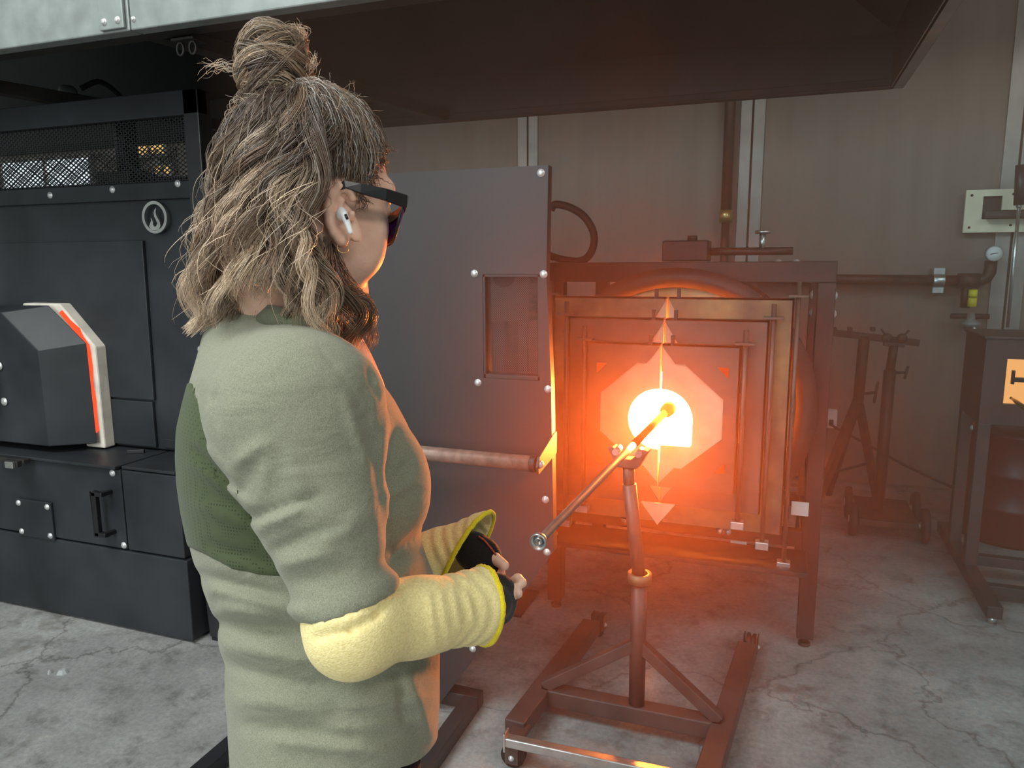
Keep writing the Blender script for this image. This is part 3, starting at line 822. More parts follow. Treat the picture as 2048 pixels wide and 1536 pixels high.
# ================================================================== THINGS ON THE BACK WALL
gp = empty('gas_pipe', (.4, 5.1, 1.33), 'dark horizontal gas pipe with regulator along the back wall', 'pipe')
zp = PY(1800, 561, 5.1)[2]
MB().cyl((-.25, 5.1, zp + .01), (.98, 5.1, zp), .032, n=16).build('main_run', IP, gp)
MB().cyl((.05, 5.1, zp + .005), (.16, 5.1, zp + .004), .041, n=16).build('coupling', IP, gp)
cl_ = PY(1877, 560, 5.1)
MB().lathe((cl_[0] - .03, 5.1, zp), (1, 0, 0), [(0, .034), (0, .042), (.06, .042), (.06, .034)], 18).box(cl_[0] - .03, cl_[0] + .03, 5.09, 5.19, zp + .035, zp + .075).box(cl_[0] - .03, cl_[0] + .03, 5.09, 5.19, zp - .075, zp - .035).build('pipe_clamp', M['bright_steel'], gp, .002)
tx = PY(1935, 556, 5.1)[0]
MB().cyl((tx - .05, 5.1, zp), (tx + .06, 5.1, zp), .044, n=16).build('tee_fitting', IP, gp)
gx = PY(1988, 507, 5.05)
MB().tube([(tx + .05, 5.1, zp), (gx[0] - .05, 5.1, zp + .0), (gx[0] - .015, 5.1, zp + .015), (gx[0], 5.1, zp + .05), (gx[0], 5.1, gx[2] - .04)], .033, 14).build('elbow', IP, gp)
MB().cyl((tx, 5.1, zp - .03), (tx, 5.1, zp - .16), .026, n=14).build('drop_pipe', IP, gp)
rg = PY(1941, 640, 5.05)
yv = PY(1941, 603, 5.05)
MB().cyl((rg[0], 5.05, zp - .10), (rg[0], 5.05, zp - .05), .024, n=14).cyl((rg[0], 5.05, yv[2] - .03), (rg[0], 5.05, yv[2] + .03), .024, n=14).build('yellow_cap', M['yellow'], gp)
MB().lathe((rg[0], 5.05, rg[2] - .06), (0, 0, 1), [(0, .001), (0, .018), (.02, .03), (.03, .055), (.045, .055), (.06, .025), (.10, .018), (.10, .001)], 18).build('regulator', M['galv'], gp)
MB().cyl((rg[0] - .10, 5.08, rg[2] + .02), (rg[0] + .10, 5.08, rg[2] + .02), .016, n=12).build('regulator_pipe', IP, gp)
MB().cyl((rg[0] + .01, 5.03, rg[2] - .02), (rg[0] + .02, 5.0, rg[2] - .07), .012, n=10).build('regulator_outlet', M['bright_steel'], gp)
gg = empty('pressure_gauge', tuple(gx), 'round white dial pressure gauge on top of the gas pipe elbow', 'gauge')
MB().lathe((gx[0], 5.07, gx[2]), (0, -1, 0), [(0, .001), (0, .044), (.03, .046), (.034, .042), (.028, .040), (.028, .001)], 28).build('gauge_case', M['galv'], gg)
MB().lathe((gx[0], 5.043, gx[2]), (0, -1, 0), [(0, .001), (0, .040), (.003, .040), (.003, .001)], 28).build('dial', M['white'], gg)
MB().bar((gx[0] - .02, 5.038, gx[2] - .004), (gx[0] + .016, 5.038, gx[2] + .004), .002, .004).build('needle', M['plastic_black'], gg)
vp = empty('vertical_flue_pipe', (-.39, 5.1, 1.3), 'dark vertical pipe running down the back wall behind the reheating furnace', 'pipe')
a, b_ = PY(1462, 150, 5.12), PY(1452, 420, 5.12)
MB().cyl((b_[0], 5.12, b_[2]), (b_[0], 5.12, 3.1), .034, n=16).build('pipe_run', IP, vp)
MB().cyl((b_[0], 5.12, b_[2] - .08), (b_[0], 5.12, b_[2]), .042, n=16).build('union_fitting', M['brass'], vp)
MB().cyl((b_[0], 5.12, 1.2), (b_[0], 5.12, b_[2] - .08), .026, n=16).build('pipe_run', IP, vp)
bo = empty('mounting_board', tuple(PY(1985, 420, 5.15)), 'cream mounting board with dark square cut-out on the wall beside the steel column', 'board')
pA, pB = PY(1932, 381, 5.15), PY(2048, 462, 5.15)
bx0, bx1, bz0, bz1 = pA[0], pA[0] + .46, pB[2] - .005, pA[2]
cA, cB = PY(1966, 393, 5.15), PY(2000, 438, 5.15)
brd = MB().box(bx0, cA[0], 5.135, 5.155, bz0, bz1).box(cA[0], bx1, 5.135, 5.155, cA[2], bz1).box(cA[0], bx1, 5.135, 5.155, bz0, cB[2]).box(cB[0], bx1, 5.135, 5.155, cB[2] + .05, cA[2])
brd.build('board_plate', M['board'], bo)
MB().box(cA[0], bx1, 5.16, 5.185, cB[2], cA[2]).build('cut_out_back', M['dark_steel'], bo)
MB().box(bx0 + .01, bx1, 5.155, 5.185, bz0 + .01, bz0 + .03).build('board_spacer', M['dark_steel'], bo)
for x, z in [(bx0 + .03, bz1 - .03), (bx0 + .03, bz0 + .03), (bx0 + .24, bz0 + .04), (bx0 + .24, bz1 - .03)]:
    bolt(bo, (x, 5.135, z), r=.006, mt='dark_steel', name='screw')
MB().box(cA[0] + .01, bx1 + .1, 5.05, 5.13, cB[2] + .005, cB[2] + .04).build('swing_arm', M['black_steel'], bo, .003)
rd = empty('control_rod', tuple(PY(2018, 650, 5.0)), 'thin bright vertical rod hanging beside the mounting board at the right edge', 'rod')
MB().cyl(PY(2038, 415, 5.0), PY(2015, 655, 5.0), .009, n=10).build('rod_shaft', M['bright_steel'], rd)
MB().ball(PY(2038, 412, 5.0), .016, 10).build('rod_knob', M['bright_steel'], rd)
MB().cyl(PY(2043, 330, 5.0), PY(2039, 410, 5.0), .03, n=12).build('rod_sleeve', M['black_steel'], rd)
cx = empty('wall_outlet', tuple(PY(1664, 836, 5.16)), 'small white socket box low on the back wall behind the tripod rack', 'outlet')
oA, oB = PY(1652, 818, 5.18), PY(1672, 855, 5.18)
MB().box(oA[0], oB[0], 5.14, 5.2, oB[2], oA[2]).build('outlet_box', M['white'], cx, .004)
MB().box(oA[0] + .02, oB[0] - .02, 5.125, 5.14, oB[2] + .02, oB[2] + .06).build('plug', M['plastic_black'], cx, .003)
tag(MB().tube(smooth_path([(oA[0] + .03, 5.12, oB[2] + .03), (.42, 5.10, .36), (.55, 5.08, .30), (.75, 5.05, .20), (.95, 5.0, .12), (1.15, 4.95, .05), (1.3, 4.9, .012)]), .008, 8).build('power_cord', M['rubber']),
    'thin black power cord drooping from the wall socket towards the oven', 'cord')

# bits of broken glass on the concrete
glass = bpy.data.materials.new('clear_glass'); glass.use_nodes = True
gb = glass.node_tree.nodes['Principled BSDF']
gb.inputs['Base Color'].default_value = (.95, 1, 1, 1); gb.inputs['Roughness'].default_value = .05
gb.inputs['Transmission Weight'].default_value = .6
for px, py, r, lb in [(125, 1343, .022, 'largest clear glass shard on the concrete before the melting furnace'), (99, 1344, .008, 'tiny clear glass crumb just left of the largest shard')]:
    c = PZ(px, py, .006)
    g_ = MB()
    k = 9
    rr = random.Random(int(px))
    top = [c + np.array([r * rr.uniform(.3, .6) * math.cos(a), r * rr.uniform(.3, .6) * math.sin(a), .008]) for a in np.linspace(0, 6.28, k, endpoint=False)]
    bot = [c + np.array([r * rr.uniform(.7, 1.1) * math.cos(a), r * rr.uniform(.7, 1.1) * math.sin(a), -.0058]) for a in np.linspace(0, 6.28, k, endpoint=False)]
    g_.add(top + bot, [tuple(range(k)), tuple(range(k, 2 * k))[::-1]] + [(i, k + i, k + (i + 1) % k, (i + 1) % k) for i in range(k)])
    tag(g_.build('glass_shard', glass), lb, 'shard')

# ================================================================== PERSON
# The figure is modelled with signed distance fields in camera-aligned axes (u right, v up, w away), then moved to the world.
f32 = np.float32


def pc(px, py, d):
    return np.array([(px - 1024.0) / F_PX * d, -(py - 768.0) / F_PX * d, d])


def to_world(v):
    v = np.asarray(v, float)
    return _C + v[..., 0:1] * _ri + v[..., 1:2] * _up + v[..., 2:3] * _fw


class Grid:
    def __init__(self, lo, hi, h):
        self.lo, self.h = np.asarray(lo, float), h
        self.n = np.ceil((np.asarray(hi, float) - self.lo) / h).astype(int) + 1
        ax = [(self.lo[i] + h * np.arange(self.n[i])).astype(f32) for i in range(3)]
        self.u, self.v, self.w = np.meshgrid(*ax, indexing='ij', sparse=True)


def smin(a, b, k):
    hh = np.clip(0.5 + 0.5 * (b - a) / k, 0, 1).astype(f32)
    return b * (1 - hh) + a * hh - k * hh * (1 - hh)


def ell(g, c, ax, R):
    """ellipsoid: centre, list of unit axes, radii"""
    du, dv, dw = g.u - f32(c[0]), g.v - f32(c[1]), g.w - f32(c[2])
    k0 = 0; k1 = 0
    for a, r in zip(ax, R):
        q = du * f32(a[0]) + dv * f32(a[1]) + dw * f32(a[2])
        k0 = k0 + (q / f32(r)) ** 2; k1 = k1 + (q / f32(r * r)) ** 2
    k0 = np.sqrt(k0); k1 = np.sqrt(k1)
    return k0 * (k0 - 1) / np.maximum(k1, 1e-6)


def cone(g, a, b, ra, rb, ret_t=False):
    """capsule whose radius runs from ra to rb"""
    a, b = np.asarray(a, float), np.asarray(b, float)
    ba = b - a
    L2 = float(ba @ ba)
    pu, pv, pw = g.u - f32(a[0]), g.v - f32(a[1]), g.w - f32(a[2])
    t0 = (pu * f32(ba[0]) + pv * f32(ba[1]) + pw * f32(ba[2])) / f32(L2)
    t = np.clip(t0, 0, 1)
    d = np.sqrt((pu - t * f32(ba[0])) ** 2 + (pv - t * f32(ba[1])) ** 2 + (pw - t * f32(ba[2])) ** 2) - (f32(ra) + t * f32(rb - ra))
    return (d, t0) if ret_t else d


def chain(g, pts, rs, k=0.01):
    d = None
    for i in range(len(pts) - 1):
        c = cone(g, pts[i], pts[i + 1], rs[i], rs[i + 1])
        d = c if d is None else smin(d, c, k)
    return d


def nets(F, g):
    """naive surface nets -> vertices (camera axes), quads"""
    s = F < 0
    nx, ny, nz = F.shape
    acc = np.zeros((nx - 1, ny - 1, nz - 1, 3), f32); cnt = np.zeros((nx - 1, ny - 1, nz - 1), f32)
    for ax in range(3):
        sl0 = [slice(None)] * 3; sl1 = [slice(None)] * 3
        sl0[ax] = slice(0, -1); sl1[ax] = slice(1, None)
        a, b = F[tuple(sl0)], F[tuple(sl1)]
        cross = s[tuple(sl0)] != s[tuple(sl1)]
        t = np.where(cross, a / np.where(cross, a - b, 1), 0).astype(f32)
        oth = [i for i in range(3) if i != ax]
        for o1 in (0, 1):
            for o2 in (0, 1):
                sl = [slice(None)] * 3
                for o, k in ((o1, oth[0]), (o2, oth[1])):
                    sl[k] = slice(o, F.shape[k] - 1 + o)
                c = cross[tuple(sl)].astype(f32)
                cnt += c
                acc[..., ax] += c * t[tuple(sl)]
                acc[..., oth[0]] += c * o1
                acc[..., oth[1]] += c * o2
    act = cnt > 0
    idx = -np.ones(cnt.shape, np.int64)
    idx[act] = np.arange(act.sum())
    base = np.argwhere(act)
    verts = (base + acc[act] / cnt[act][:, None]) * g.h + g.lo
    quads = []
    for ax in range(3):
        sl0 = [slice(None)] * 3; sl1 = [slice(None)] * 3
        sl0[ax] = slice(0, -1); sl1[ax] = slice(1, None)
        e = np.argwhere(s[tuple(sl0)] != s[tuple(sl1)])
        o1, o2 = [i for i in range(3) if i != ax]
        e = e[(e[:, o1] > 0) & (e[:, o2] > 0) & (e[:, o1] < F.shape[o1] - 1) & (e[:, o2] < F.shape[o2] - 1)]
        q = []
        for d1, d2 in ((-1, -1), (0, -1), (0, 0), (-1, 0)):
            c = e.copy(); c[:, o1] += d1; c[:, o2] += d2
            q.append(idx[c[:, 0], c[:, 1], c[:, 2]])
        q = np.stack(q, 1)
        inside = s[e[:, 0], e[:, 1], e[:, 2]]
        flip = inside if ax != 1 else ~inside
        q[~flip] = q[~flip][:, ::-1]
        quads.append(q)
    return verts, np.concatenate(quads)


def relax(v, q, it=2, lam=0.5):
    e = np.concatenate([q[:, [0, 1]], q[:, [1, 2]], q[:, [2, 3]], q[:, [3, 0]]])
    deg = np.bincount(e.ravel(), minlength=len(v))[:, None]
    for _ in range(it):
        s = np.zeros_like(v)
        for k in range(3):
            s[:, k] = np.bincount(e[:, 0], v[e[:, 1], k], len(v)) + np.bincount(e[:, 1], v[e[:, 0], k], len(v))
        v = v + lam * (s / np.maximum(deg, 1) - v)
    return v


def raw_mesh(name, v, faces, parent, mats, mat_idx=None, colors=None, smooth=True):
    """fast mesh from numpy; v in world coordinates"""
    me = bpy.data.meshes.new(name)
    v = np.asarray(v, float) - ABS[parent.name]
    n, k = faces.shape
    me.vertices.add(len(v)); me.vertices.foreach_set('co', v.astype(f32).ravel())
    me.loops.add(n * k); me.loops.foreach_set('vertex_index', faces.astype(np.int32).ravel())
    me.polygons.add(n)
    me.polygons.foreach_set('loop_start', np.arange(0, n * k, k, dtype=np.int32))
    me.polygons.foreach_set('use_smooth', np.full(n, smooth))
    for m_ in mats: me.materials.append(m_)
    if mat_idx is not None:
        me.polygons.foreach_set('material_index', mat_idx.astype(np.int32))
    if colors is not None:
        at = me.color_attributes.new('tint', 'FLOAT_COLOR', 'POINT')
        at.data.foreach_set('color', np.concatenate([colors, np.ones((len(colors), 1))], 1).astype(f32).ravel())
    me.update(calc_edges=True)
    me.validate()
    return link(name, me, None, parent)


def sub_mesh(v, q, keep):
    q = q[keep]
    used = np.unique(q)
    re = -np.ones(len(v), np.int64); re[used] = np.arange(len(used))
    return v[used], re[q]


# ---- materials of the figure
def skin_mat():
    m = mat('skin', (0.82, 0.54, 0.41), 0.5, 0, 0.10, 40, 0.12, 260, col2=(0.74, 0.43, 0.31))
    b = m.node_tree.nodes['Principled BSDF']
    b.inputs['Subsurface Weight'].default_value = 0.12
    b.inputs['Subsurface Radius'].default_value = (0.008, 0.003, 0.0015)
    return m


def knit(name, col, col2, scale, strength, axis_scale=(1, 1, 1), rough=0.9, heather=900.0, wrinkle=0.0):
    m = bpy.data.materials.new(name); m.use_nodes = True
    nt = m.node_tree; b = nt.nodes['Principled BSDF']
    b.inputs['Roughness'].default_value = rough
    b.inputs['Specular IOR Level'].default_value = 0.2
    b.inputs['Sheen Weight'].default_value = 0.15
    tc = nt.nodes.new('ShaderNodeTexCoord')
    n1 = nt.nodes.new('ShaderNodeTexNoise'); n1.inputs['Scale'].default_value = heather; n1.inputs['Detail'].default_value = 3
    mp = nt.nodes.new('ShaderNodeMapping'); mp.inputs['Scale'].default_value = axis_scale
    nt.links.new(tc.outputs['Object'], mp.inputs['Vector'])
    nt.links.new(mp.outputs[0], n1.inputs['Vector'])
    r = nt.nodes.new('ShaderNodeValToRGB')
    r.color_ramp.elements[0].position, r.color_ramp.elements[1].position = 0.36, 0.64
    r.color_ramp.elements[0].color, r.color_ramp.elements[1].color = (*col2, 1), (*col, 1)
    nt.links.new(n1.outputs['Fac'], r.inputs['Fac']); nt.links.new(r.outputs[0], b.inputs['Base Color'])
    n2 = nt.nodes.new('ShaderNodeTexNoise'); n2.inputs['Scale'].default_value = scale; n2.inputs['Detail'].default_value = 2
    nt.links.new(mp.outputs[0], n2.inputs['Vector'])
    bp = nt.nodes.new('ShaderNodeBump'); bp.inputs['Strength'].default_value = strength; bp.inputs['Distance'].default_value = 0.001
    nt.links.new(n2.outputs['Fac'], bp.inputs['Height']); nt.links.new(bp.outputs[0], b.inputs['Normal'])
    if wrinkle:
        mp2 = nt.nodes.new('ShaderNodeMapping'); mp2.inputs['Scale'].default_value = (9, 9, 20); mp2.inputs['Rotation'].default_value = (.35, .2, 0)
        nt.links.new(tc.outputs['Object'], mp2.inputs['Vector'])
        n3 = nt.nodes.new('ShaderNodeTexNoise'); n3.inputs['Scale'].default_value = 1.0; n3.inputs['Detail'].default_value = 3; n3.inputs['Distortion'].default_value = .6
        nt.links.new(mp2.outputs[0], n3.inputs['Vector'])
        b3 = nt.nodes.new('ShaderNodeBump'); b3.inputs['Strength'].default_value = wrinkle; b3.inputs['Distance'].default_value = 0.03
        nt.links.new(n3.outputs['Fac'], b3.inputs['Height']); nt.links.new(b3.outputs[0], bp.inputs['Normal'])
    return m


def perforated(name, col, col2):
    m = knit(name, col, col, 500, 0.2)
    nt = m.node_tree; b = nt.nodes['Principled BSDF']
    tc = [n for n in nt.nodes if n.type == 'TEX_COORD'][0]
    v = nt.nodes.new('ShaderNodeTexVoronoi'); v.inputs['Scale'].default_value = 260.0; v.inputs['Randomness'].default_value = 0.0
    nt.links.new(tc.outputs['Object'], v.inputs['Vector'])
    r = nt.nodes.new('ShaderNodeValToRGB')
    r.color_ramp.elements[0].position, r.color_ramp.elements[1].position = 0.22, 0.34
    r.color_ramp.elements[0].color, r.color_ramp.elements[1].color = (*col2, 1), (*col, 1)
    nt.links.new(v.outputs['Distance'], r.inputs['Fac']); nt.links.new(r.outputs[0], b.inputs['Base Color'])
    return m


SKIN = skin_mat()
HEATHER = knit('heather_jersey', (0.275, 0.280, 0.205), (0.185, 0.188, 0.135), 800, 0.30, heather=900.0, wrinkle=0.22)
COLLAR = knit('collar_rib', (0.14, 0.15, 0.095), (0.085, 0.092, 0.058), 700, 0.3)
BACKP = perforated('mesh_back', (0.062, 0.078, 0.036), (0.030, 0.040, 0.018))
YELLOW = knit('yellow_knit', (0.90, 0.77, 0.38), (0.76, 0.63, 0.28), 420, 0.7, (1.0, 1.0, 1.6), heather=300.0)
EDGE = knit('yellow_edge', (0.85, 0.72, 0.03), (0.62, 0.50, 0.01), 500, 0.8)
GLOVE = knit('black_glove', (0.018, 0.014, 0.013), (0.008, 0.007, 0.006), 500, 0.8)
PIPING = knit('red_piping', (0.42, 0.08, 0.04), (0.30, 0.05, 0.03), 500, 0.5)
PANTS = knit('dark_trousers', (0.030, 0.020, 0.024), (0.018, 0.012, 0.015), 500, 0.3)

feet = to_world(pc(640, 1500, 1.0))
person = empty('person', (feet[0], feet[1], 0.0), 'person in green heather shirt with yellow arm sleeves, hair in a bun, watching the furnace', 'person')

# ---- head frame
HC = pc(628, 352, .90)
tl = math.radians(13)
hf = np.array([.76 * math.cos(tl), -math.sin(tl), .65 * math.cos(tl)])
hu = np.array([.76 * math.sin(tl), math.cos(tl), .65 * math.sin(tl)])
hr_ = np.array([.65, 0, -.76])
hf, hu, hr_ = norm(hf), norm(hu), norm(hr_)


def hp(f_, r_, h_):
    return HC + hf * f_ + hr_ * r_ + hu * h_


NECK = pc(578, 690, .925)
AX = (hf, hr_, hu)
g = Grid(HC + [-.15, -.27, -.15], HC + [.17, .13, .16], .0026)
D = ell(g, hp(-.002, 0, .0), AX, (.093, .074, .094))
D = smin(D, ell(g, hp(.034, 0, -.055), AX, (.062, .060, .083)), .03)
for sg in (-1, 1):
    D = smin(D, cone(g, hp(.005, sg * .050, -.085), hp(.070, sg * .016, -.128), .020, .018), .025)
    D = smin(D, ell(g, hp(.060, sg * .043, -.050), AX, (.026, .024, .026)), .02)
    D = smin(D, cone(g, hp(.088, sg * .014, .008), hp(.074, sg * .045, .004), .013, .012), .014)
    D = smin(D, ell(g, hp(.066, sg * .040, -.082), AX, (.024, .022, .028)), .02)
    D = -smin(-D, ell(g, hp(.100, sg * .032, -.018), AX, (.016, .017, .011)), .008)
    D = smin(D, ell(g, hp(.080, sg * .032, -.018), AX, (.013, .013, .012)), .003)
D = smin(D, cone(g, hp(.092, 0, -.004), hp(.104, 0, -.042), .007, .010), .012)
for sg in (-1, 1):
    D = smin(D, ell(g, hp(.094, sg * .011, -.047), AX, (.011, .008, .008)), .006)
    D = smin(D, cone(g, hp(.094, 0, -.080), hp(.082, sg * .022, -.084), .006, .003), .006)
    D = smin(D, cone(g, hp(.092, 0, -.091), hp(.081, sg * .020, -.088), .007, .003), .006)
D = smin(D, ell(g, hp(.080, 0, -.124), AX, (.018, .020, .018)), .018)
D = smin(D, chain(g, [hp(-.022, 0, -.07), hp(-.03, 0, -.12), NECK], [.052, .052, .060], .02), .03)
# right ear (towards the camera) and left ear
ear = [(706, 398), (699, 378), (680, 374), (664, 390), (656, 418), (660, 448), (670, 468), (682, 482)]
earp = [pc(x, y, .834 - .010 * math.sin(math.pi * i / 7)) for i, (x, y) in enumerate(ear)]
E_ = chain(g, earp, [.0045, .0055, .006, .006, .006, .0055, .006, .0065], .004)
E_ = smin(E_, cone(g, pc(684, 482, .828), pc(688, 470, .832), .0075, .006), .006)
E_ = smin(E_, ell(g, pc(682, 428, .8375), (norm(earp[0] - earp[4]), hu, norm(np.cross(norm(earp[0] - earp[4]), hu))), (.014, .028, .006)), .005)
E_ = smin(E_, cone(g, pc(684, 400, .829), pc(674, 440, .829), .0035, .004), .004)
E_ = smin(E_, cone(g, pc(704, 428, .831), pc(701, 440, .831), .0045, .0035), .004)
D = smin(D, E_, .005)
lm = lambda p: p - 2 * hr_ * float((p - HC) @ hr_)
D = smin(D, chain(g, [lm(p) for p in earp], [.005] * 8, .004), .005)
D = smin(D, ell(g, lm(pc(682, 428, .8375)), AX, (.014, .006, .028)), .005)
hv, hq = nets(D, g)
hv = relax(hv, hq, 1, .4)

# ---- hidden body and legs (same continuous skin object)
def simple_body():
    g2 = Grid([-.52, -.62, .68], [.02, .12, 1.25], .012)
    d = ell(g2, pc(610, 960, .96), ((1, 0, 0), (0, 1, 0), (0, 0, 1)), (.115, .24, .13))
    d = smin(d, cone(g2, NECK, pc(600, 800, .96), .05, .09), .04)
    d = smin(d, ell(g2, pc(660, 1330, .96), ((1, 0, 0), (0, 1, 0), (0, 0, 1)), (.10, .14, .13)), .05)
    return nets(d, g2)


bv, bq = simple_body()

# ---- hands (skin) and gloves
SHO, ELB, WRI = pc(598, 828, .80), pc(707, 1258, .745), pc(962, 1208, .885)
ELB2, WRI2 = pc(790, 1165, 1.13), pc(945, 1100, 1.085)


def hand(lo, hi, wrist, palm, fingers, thumb, h=.0016):
    gg_ = Grid(lo, hi, h)
    d = cone(gg_, wrist, palm[0], .024, .023)
    d = smin(d, chain(gg_, palm, [.021, .021, .019][:len(palm)], .01), .015)
    d = smin(d, cone(gg_, palm[1] + np.array([0, .014, 0]), palm[1] - np.array([0, .014, 0]), .016, .016), .012)
    glv = d - f32(.0022)
    for j, fg in enumerate(fingers + [thumb]):
        r0 = .0088 if fg is thumb else (.0078, .0082, .0078, .0068)[j]
        rr = [r0, r0 * .95, r0 * .88, r0 * .80][:len(fg)]
        if len(fg) == 3: rr = [r0, r0 * .93, r0 * .82]
        c = chain(gg_, fg, rr, .002)
        d = smin(d, c, .004)
        gl = chain(gg_, [fg[0], fg[0] + (fg[1] - fg[0]) * .60], [rr[0] + .002, rr[1] + .0018], .002)
        glv = smin(glv, gl, .004)
    return gg_, d, glv


rp = [pc(976, 1206, .912), pc(997, 1198, .938)]
rf = [[pc(1004, 1184, .952), pc(1020, 1170, .962), pc(1035, 1158, .957), pc(1044, 1166, .946)],
      [pc(1006, 1196, .948), pc(1020, 1187, .948), pc(1031, 1179, .940), pc(1035, 1187, .930)],
      [pc(1002, 1206, .942), pc(1014, 1202, .940), pc(1018, 1196, .930), pc(1014, 1194, .922)],
      [pc(996, 1214, .936), pc(1006, 1212, .932), pc(1009, 1205, .925), pc(1006, 1202, .918)]]
rt = [pc(980, 1186, .925), pc(990, 1168, .945), pc(996, 1158, .962)]
lp = [pc(955, 1108, 1.085), pc(973, 1128, 1.075)]
lf = [[pc(985, 1128, 1.072), pc(1000, 1146, 1.060), pc(1000, 1160, 1.048), pc(992, 1166, 1.036)],
      [pc(980, 1140, 1.066), pc(992, 1158, 1.052), pc(988, 1170, 1.040), pc(980, 1174, 1.030)],
      [pc(972, 1148, 1.060), pc(980, 1164, 1.046), pc(976, 1176, 1.034), pc(968, 1178, 1.026)],
      [pc(964, 1152, 1.054), pc(970, 1166, 1.040), pc(966, 1176, 1.030), pc(960, 1176, 1.022)]]
lt = [pc(972, 1100, 1.078), pc(990, 1117, 1.062), pc(1008, 1131, 1.048)]
hands = []
for args in ((rp, rf, rt, WRI), (lp, lf, lt, WRI2)):
    allp = np.array([p for fg in args[1] for p in fg] + args[0] + args[2] + [args[3]])
    gg_, dsk, dgl = hand(allp.min(0) - .035, allp.max(0) + .035, args[3], args[0], args[1], args[2])
    hands.append((nets(dsk, gg_), nets(dgl, gg_)))

sv, sq, off = [hv, bv, hands[0][0][0], hands[1][0][0]], [], 0
for v_, q_ in ((hv, hq), (bv, bq), hands[0][0], hands[1][0]):
    sq.append(q_ + off); off += len(v_)
raw_mesh('body', to_world(np.concatenate(sv)), np.concatenate(sq), person, [SKIN])
for k in range(2):
    gv, gq = hands[k][1]
    go = raw_mesh('glove', to_world(gv), gq, person, [GLOVE])
    go['label'] = 'black fingerless glove'

for k_, pts_ in ((0, [(1000, 1166, .928), (1010, 1170, .925), (1018, 1180, .925), (1020, 1196, .926), (1016, 1214, .925), (1010, 1230, .926)]),
                 (1, [(957, 1073, 1.066), (968, 1080, 1.063), (980, 1094, 1.060), (992, 1110, 1.055)])):
    MB().tube([to_world(pc(*p)) for p in pts_], .0013, 6).build('glove_piping', PIPING, [o for o in person.children if o.name.startswith('glove')][k_])

# ---- shirt
prof = np.array([(600, 540, 628), (625, 500, 655), (650, 452, 680), (680, 424, 700), (720, 400, 726), (760, 385, 758), (800, 374, 787), (850, 363, 814), (900, 359, 833), (950, 360, 848),
                 (1000, 366, 853), (1050, 376, 846), (1085, 385, 842), (1120, 396, 852), (1160, 410, 868), (1200, 425, 876), (1250, 437, 880), (1300, 444, 880), (1350, 448, 880), (1400, 451, 879), (1450, 455, 876), (1500, 459, 868), (1560, 464, 855), (1640, 468, 850)], float)
prof[:, 1] += np.interp(prof[:, 0], [600, 680, 760, 1640], [0, 8, 24, 26])
dep = np.array([(600, .050), (625, .058), (650, .068), (680, .105), (720, .150), (760, .175), (850, .192), (950, .185), (1050, .178), (1200, .172), (1350, .182), (1500, .19), (1640, .19)], float)
TD = .955
vv_ = -(prof[:, 0] - 768) / F_PX * TD
lo = np.array([-.475, -.545, .67]); hi = np.array([-.06, .115, 1.20])
g = Grid(lo, hi, .0042)


def ip(v, xs, ys):
    o = np.argsort(xs)
    return np.interp(v.ravel(), xs[o], ys[o]).astype(f32).reshape(v.shape)


pyv = 768 - g.v * f32(F_PX / TD)
bk = (ip(pyv, prof[:, 0], prof[:, 1]) - 1024) / F_PX * TD
fr = (ip(pyv, prof[:, 0], prof[:, 2]) - 1024) / F_PX * TD
b_ax = ip(pyv, dep[:, 0], dep[:, 1])
cu, au = (bk + fr) / 2, (fr - bk) / 2
# the near side swings a little to the right, as the torso is turned
cw = f32(TD) - ip(pyv, np.array([600., 640., 720., 1600.]), np.array([.05, .045, .0, .0]))
du = g.u - cu + (g.w - cw) * f32(.10)
dw = g.w - cw
rr = (np.abs(du / au) ** 2.3 + np.abs(dw / b_ax) ** 2.3) ** f32(1 / 2.3)
torso = ((rr - 1) * np.minimum(au, b_ax)).astype(f32)
torso = np.maximum(torso, (g.v - f32(pc(0, 632, TD)[1])) * .8 + 0 * torso)
# bust
torso = smin(torso, ell(g, pc(775, 965, .90), ((1, 0, 0), (0, 1, 0), (0, 0, 1)), (.048, .062, .062)), .03)
torso = smin(torso, ell(g, pc(785, 970, 1.04), ((1, 0, 0), (0, 1, 0), (0, 0, 1)), (.045, .060, .060)), .03)
arm = chain(g, [SHO, SHO + (ELB - SHO) * .42, ELB], [.083, .057, .0475], .05)
arm = smin(arm, cone(g, pc(565, 745, .90), SHO, .050, .083), .05)
axv = norm(ELB - SHO)
cutp = pc(702, 1212, .752)
cn = norm(np.array([.30, -.95, -.05]))
sd = (g.u - f32(cutp[0])) * f32(cn[0]) + (g.v - f32(cutp[1])) * f32(cn[1]) + (g.w - f32(cutp[2])) * f32(cn[2])
arm = arm - f32(.0035) * (1 / (1 + np.exp(-(sd + .021) / .0012))).astype(f32)      # turned-up hem
arm = np.maximum(arm, sd)
SHO2, = [pc(590, 830, 1.13)]
arm2 = chain(g, [SHO2, SHO2 + (ELB2 - SHO2) * .8], [.07, .055], .05)
SH = smin(torso, arm, ip(pyv, np.array([600., 720., 860., 1700.]), np.array([.06, .05, .006, .006])))
SH = smin(SH, arm2, .02)
